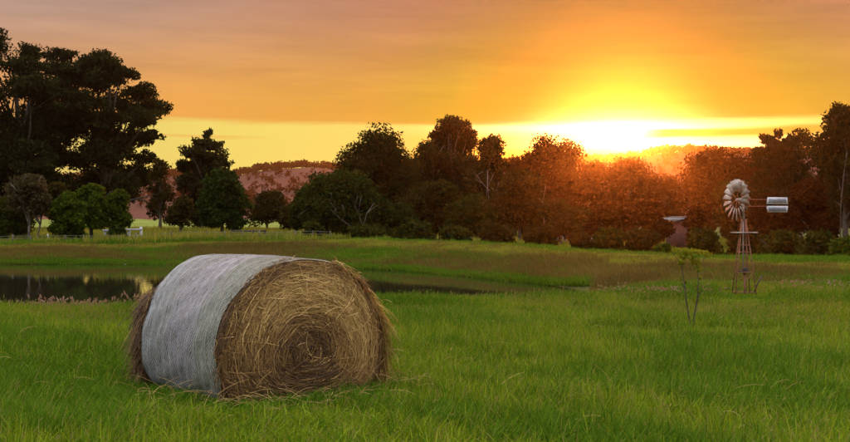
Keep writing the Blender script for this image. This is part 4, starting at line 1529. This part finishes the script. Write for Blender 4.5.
def build_grass():
    rng = np.random.default_rng(9)
    G, LU, SE, DR, PL, BG = (M[k] for k in ('grass', 'lush', 'seed', 'dry', 'plume', 'bankgrass'))
    # --- the field close by
    near = [tuft('a%02d_tuft' % i, 38, 0.15, 0.10, 0.36, 0.011, (G, SE), 2 if i < 2 else 0, 20 + i, head=(0.04, 0.004), straw=0.11) for i in range(6)]
    near += [tuft('a%02d_tuft' % i, 46, 0.14, 0.16, 0.42, 0.012, (LU, SE), 0, 20 + i, straw=0.03) for i in range(6, 8)]
    X, Y = sample(13500, 5.6, 16.5, rng)
    pt = patch(X, Y)
    ok = ~in_bale(X, Y)
    X, Y, pt = X[ok], Y[ok], pt[ok]
    idx = rng.integers(0, 6, len(X))
    ring = in_bale(X, Y, 0.45)
    lush = (rng.random(len(X)) < np.where(pt > 0.25, 0.6, 0.12)) | (ring & (rng.random(len(X)) < 0.8))
    idx[lush] = rng.integers(6, 8, lush.sum())
    sc = 0.70 + 0.32 * patch(X, Y, 0.7, 3) + rng.normal(0, 0.12, len(X))
    sc = np.clip(sc * np.where(ring, 0.9, 1) - 0.02 * np.maximum(Y - 10, 0), 0.4, 1.35)
    scatter('field_grass', 'lush green hay-field grass around the bale', 'grass', X, Y, idx, sc, near, 1, 0.7)
    # --- the field further off, up to the pond
    mid = [tuft('b%02d_tuft' % i, 60, 0.30, 0.06, 0.24, 0.012, (G, SE), 1 if i < 2 else 0, 40 + i, segs=3, head=(0.05, 0.006), straw=0.12) for i in range(5)]
    mid += [tuft('b05_tuft', 70, 0.26, 0.12, 0.32, 0.012, (LU, SE), 0, 47, segs=3), tuft('b06_tuft', 46, 0.3, 0.08, 0.22, 0.011, (BG, SE), 2, 48, segs=3, head=(0.06, 0.007))]
    X, Y = sample(16000, 14.5, 25, rng)
    px = 425 + F * X / Y
    Z = terrain(X, Y)
    ok = Z > -0.30
    X, Y, px = X[ok], Y[ok], px[ok]
    pt = patch(X, Y, 0.8, 1)
    idx = rng.integers(0, 5, len(X))
    lush = rng.random(len(X)) < np.where(pt > 0.2, 0.5, 0.1)
    idx[lush] = 5
    yel = ~lush & (rng.random(len(X)) < np.where(pt < -0.15, 0.6, 0.15))
    idx[yel] = 6
    sc = np.clip(0.85 + 0.3 * patch(X, Y, 1.2, 5) + rng.normal(0, 0.15, len(X)), 0.4, 1.5)
    line = np.abs(Y - 15.0 - 0.12 * np.sin(X * 0.6)) < 0.16
    line |= (np.abs(Y - 19.0 - 0.2 * np.sin(X * 0.4)) < 0.22) & (X > 3)
    idx[line] = 6
    sc[line] *= 0.55
    sx_, sy_, _ = tree_at(693, 14.7)
    wx_, wy_, _ = tree_at(743.5, 22.3)
    sc = np.where((np.abs(X - sx_ * Y / sy_) < 0.35) & (Y > 13.6) & (Y < 15.3), 0.22, sc)
    sc = np.where((np.abs(X - wx_ * Y / wy_) < 0.7) & (Y > 19.5) & (Y < 23.5), 0.3, sc)
    # a thick dark tuft at the foot of the sapling
    tx, ty = np.random.default_rng(2).normal(0, 1, (2, 90))
    X = np.concatenate([X, 3.62 + tx * 0.30]); Y = np.concatenate([Y, 13.3 + ty * 0.16])
    idx = np.concatenate([idx, np.full(90, 5)]); sc = np.concatenate([sc, np.full(90, 0.75)])
    scatter('meadow_grass', 'shorter bright green grass between the bale and the pond', 'grass', X, Y, idx, sc, mid, 2, 0.9)
    # --- reeds and plumed grass on the near side of the pond
    reed = [tuft('c%02d_tuft' % i, 60, 0.22, 0.25, 0.55, 0.012, (LU, PL), (0, 1, 3, 6)[i], 60 + i, segs=4, head=(0.13, 0.013), plume=True, spread=0.22, lean=(0.1, 0)) for i in range(4)]
    n = 5200
    px = rng.uniform(-180, 1000, n)
    dn = np.interp(px, PXK, D_N)
    d = dn + rng.uniform(-0.2, 3.6, n)
    X, Y = (px - 425) / F * d, d
    left = px < 150
    idx = np.where(rng.random(n) < 0.62, 0, rng.integers(1, 4, n))
    idx = np.where(left, np.where(d - dn > 0.8, rng.choice([0, 0, 2, 3], n), 0), idx)
    rightside = px > 600
    tall = np.where(left, -0.01, np.where(rightside, 0.09, -0.13)) + rng.normal(0, 0.07, n) + 0.15 * patch(X, Y, 1.1, 2)
    tall = np.where(np.abs(px - 744) < 32, -0.10, tall)
    sc = (tall - terrain(X, Y)) / 0.68
    keep = (terrain(X, Y) > -0.42) & (rng.random(n) < np.where((px > 300) & (px < 600), 0.6, 1)) & (sc > 0.12)
    keep &= ~((px > 512) & (px < 552) & (d - dn > 0.4))
    scatter('pond_reeds', 'dark green reeds with pinkish plumes fringing the pond', 'reeds', X[keep], Y[keep], idx[keep], np.clip(sc[keep], 0.12, 1.3), reed, 3)
    # --- the far bank of the dam and the ground behind it
    bank = [tuft('d00_tuft', 60, 0.34, 0.10, 0.30, 0.022, (LU, PL), 0, 80, segs=3),
            tuft('d01_tuft', 60, 0.34, 0.12, 0.34, 0.020, (DR, PL), 0, 81, segs=3, head=(0.06, 0.006), plume=True),
            tuft('d02_tuft', 60, 0.34, 0.12, 0.32, 0.020, (DR, PL), 0, 82, segs=3),
            tuft('d03_tuft', 60, 0.34, 0.08, 0.20, 0.022, (BG, SE), 0, 83, segs=3),
            tuft('d04_tuft', 60, 0.34, 0.08, 0.22, 0.022, (G, SE), 1, 84, segs=3, head=(0.05, 0.006))]
    n = 42000
    px = rng.uniform(-160, 1010, n)
    df, dc = np.interp(px, PXK, D_F), np.interp(px, PXK, D_C)
    df = np.where(px > 600, np.interp(px, PXK, D_N) + 2.8, df)
    s = rng.uniform(-0.06, 1.9, n)
    d = df + (dc - df) * s
    X, Y = (px - 425) / F * d, d
    pt = patch(X, Y, 0.5, 4)
    u = rng.random(n)
    pd = np.where((s > 0.12) & (s < 0.78), 0.56 + 0.75 * pt, 0.06)
    idx = np.where(u < pd, rng.integers(1, 3, n), np.where(s > 0.72, np.where(rng.random(n) < 0.9, 3, 4), np.where(s < 0.3, 0, rng.choice([0, 0, 3], n))))
    idx = np.where(s > 1.35, np.where(rng.random(n) < 0.6, 0, 4), idx)
    sc = np.clip(0.8 + rng.normal(0, 0.15, n) + 0.25 * pt - 0.25 * ((s > 0.85) & (s < 1.3)) - 0.35 * (s < 0.15), 0.3, 1.4)
    Z = terrain(X, Y)
    trk = np.exp(-((Y - (36.5 + 0.012 * (px - 790))) / 1.3) ** 2) * (px > 760)
    keep = (Z > -0.40) & (trk < 0.5)
    scatter('bank_grass', 'rough green and straw-coloured grass covering the dam bank', 'grass', X[keep], Y[keep], idx[keep], sc[keep], bank, 4)
    far = [tuft('e00_tuft', 50, 0.55, 0.10, 0.40, 0.04, (LU, SE), 0, 90, segs=3), tuft('e01_tuft', 50, 0.55, 0.10, 0.32, 0.04, (G, SE), 0, 91, segs=3),
           tuft('e02_tuft', 50, 0.6, 0.2, 0.6, 0.045, (BG, SE), 0, 92, segs=3)]
    X, Y = sample(16000, 56, 100, rng)
    idx = rng.choice([0, 0, 0, 1, 2], len(X))
    sc = np.clip(0.8 + 0.4 * patch(X, Y, 0.3, 1) + rng.normal(0, 0.15, len(X)), 0.3, 1.5)
    scatter('paddock_grass', 'dark rough grass under the trees behind the bank', 'grass', X, Y, idx, sc, far, 5)


build_grass()


def waterline_flecks():  # flat pale pieces added in place of bright reflections at the water's edge
    rng = np.random.default_rng(31)
    mb = MB()
    for a, b, n in ((95, 140, 22), (165, 225, 30), (395, 590, 70)):
        for px in rng.uniform(a, b, n):
            d = np.interp(px, PXK, D_F) - 0.1 + rng.normal(0, 0.10)
            x = (px - 425) / F * d
            q = rng.uniform(0.04, 0.13)
            v = np.array([[math.cos(k) * q * rng.uniform(0.7, 1.1), math.sin(k) * q * 0.6, 0] for k in np.arange(6) * math.pi / 3])
            V = np.vstack([v + [x, d, WATER_Z - 0.02], v * 0.7 + [x, d, WATER_Z + rng.uniform(0.015, 0.035)]])
            mb.add(V, [[k, (k + 1) % 6, 6 + (k + 1) % 6, 6 + k] for k in range(6)], [[6, 7, 8], [6, 8, 9], [6, 9, 10], [6, 10, 11]])
    tag(mb.build('waterline_flecks', M['roof']), 'thin line of pale flecks imitating glints along the far waterline', 'stones', kind='stuff')


waterline_flecks()


def hay_wisps():
    rng = np.random.default_rng(41)
    mb = MB()
    for k in range(300):
        near_bale = k < 170
        if near_bale:
            a = rng.uniform(-2.6, 0.4)
            x, y = BALE_C[0] + 0.25 + math.cos(a) * rng.uniform(0.8, 1.5), BALE_C[1] - 0.2 + math.sin(a) * rng.uniform(0.8, 1.4)
            if in_bale(np.array([x]), np.array([y]), 0.12)[0]:
                continue
        else:
            y = rng.uniform(7.5, 15)
            x = rng.uniform(-0.42, 0.42) * y
        z = gz(x, y) + rng.uniform(0.06, 0.22)
        t = np.linspace(0, 1, 4)[:, None]
        L = rng.uniform(0.08, 0.3)
        al = rng.uniform(0, 2 * math.pi)
        p = np.array([x, y, z]) + t * L * np.array([math.cos(al), math.sin(al), rng.normal() * 0.3]) + np.sin(t * 3.1) * np.array([0, 0, 0.02])
        p[:, 2] = np.maximum(p[:, 2], gz(x, y) + 0.03)
        mb.tube(p, [0.0016, 0.0016, 0.0014, 0.001], 3, tint=rng.uniform(0.5, 1), cap=False)
    tag(mb.build('hay_wisps', bpy.data.materials['straw_stalks']), 'loose golden hay stalks dropped on the grass round the bale', 'hay', kind='stuff')


hay_wisps()

# ------------------------------------------------------------------ evening haze
def build_haze():
    m = bpy.data.materials.new('evening_haze')
    m.use_nodes = True
    nt = m.node_tree
    nt.nodes.remove(nt.nodes['Principled BSDF'])
    v = nt.nodes.new('ShaderNodeVolumePrincipled')
    v.inputs['Color'].default_value = (0.97, 0.84, 0.68, 1)
    v.inputs['Density'].default_value = 0.00016
    v.inputs['Anisotropy'].default_value = 0.93
    nt.links.new(v.outputs[0], nt.nodes['Material Output'].inputs['Volume'])
    o = MB().box((0, 0, 26.5), (2900, 2900, 59)).build('haze', m)
    tag(o, kind='stuff')


build_haze()
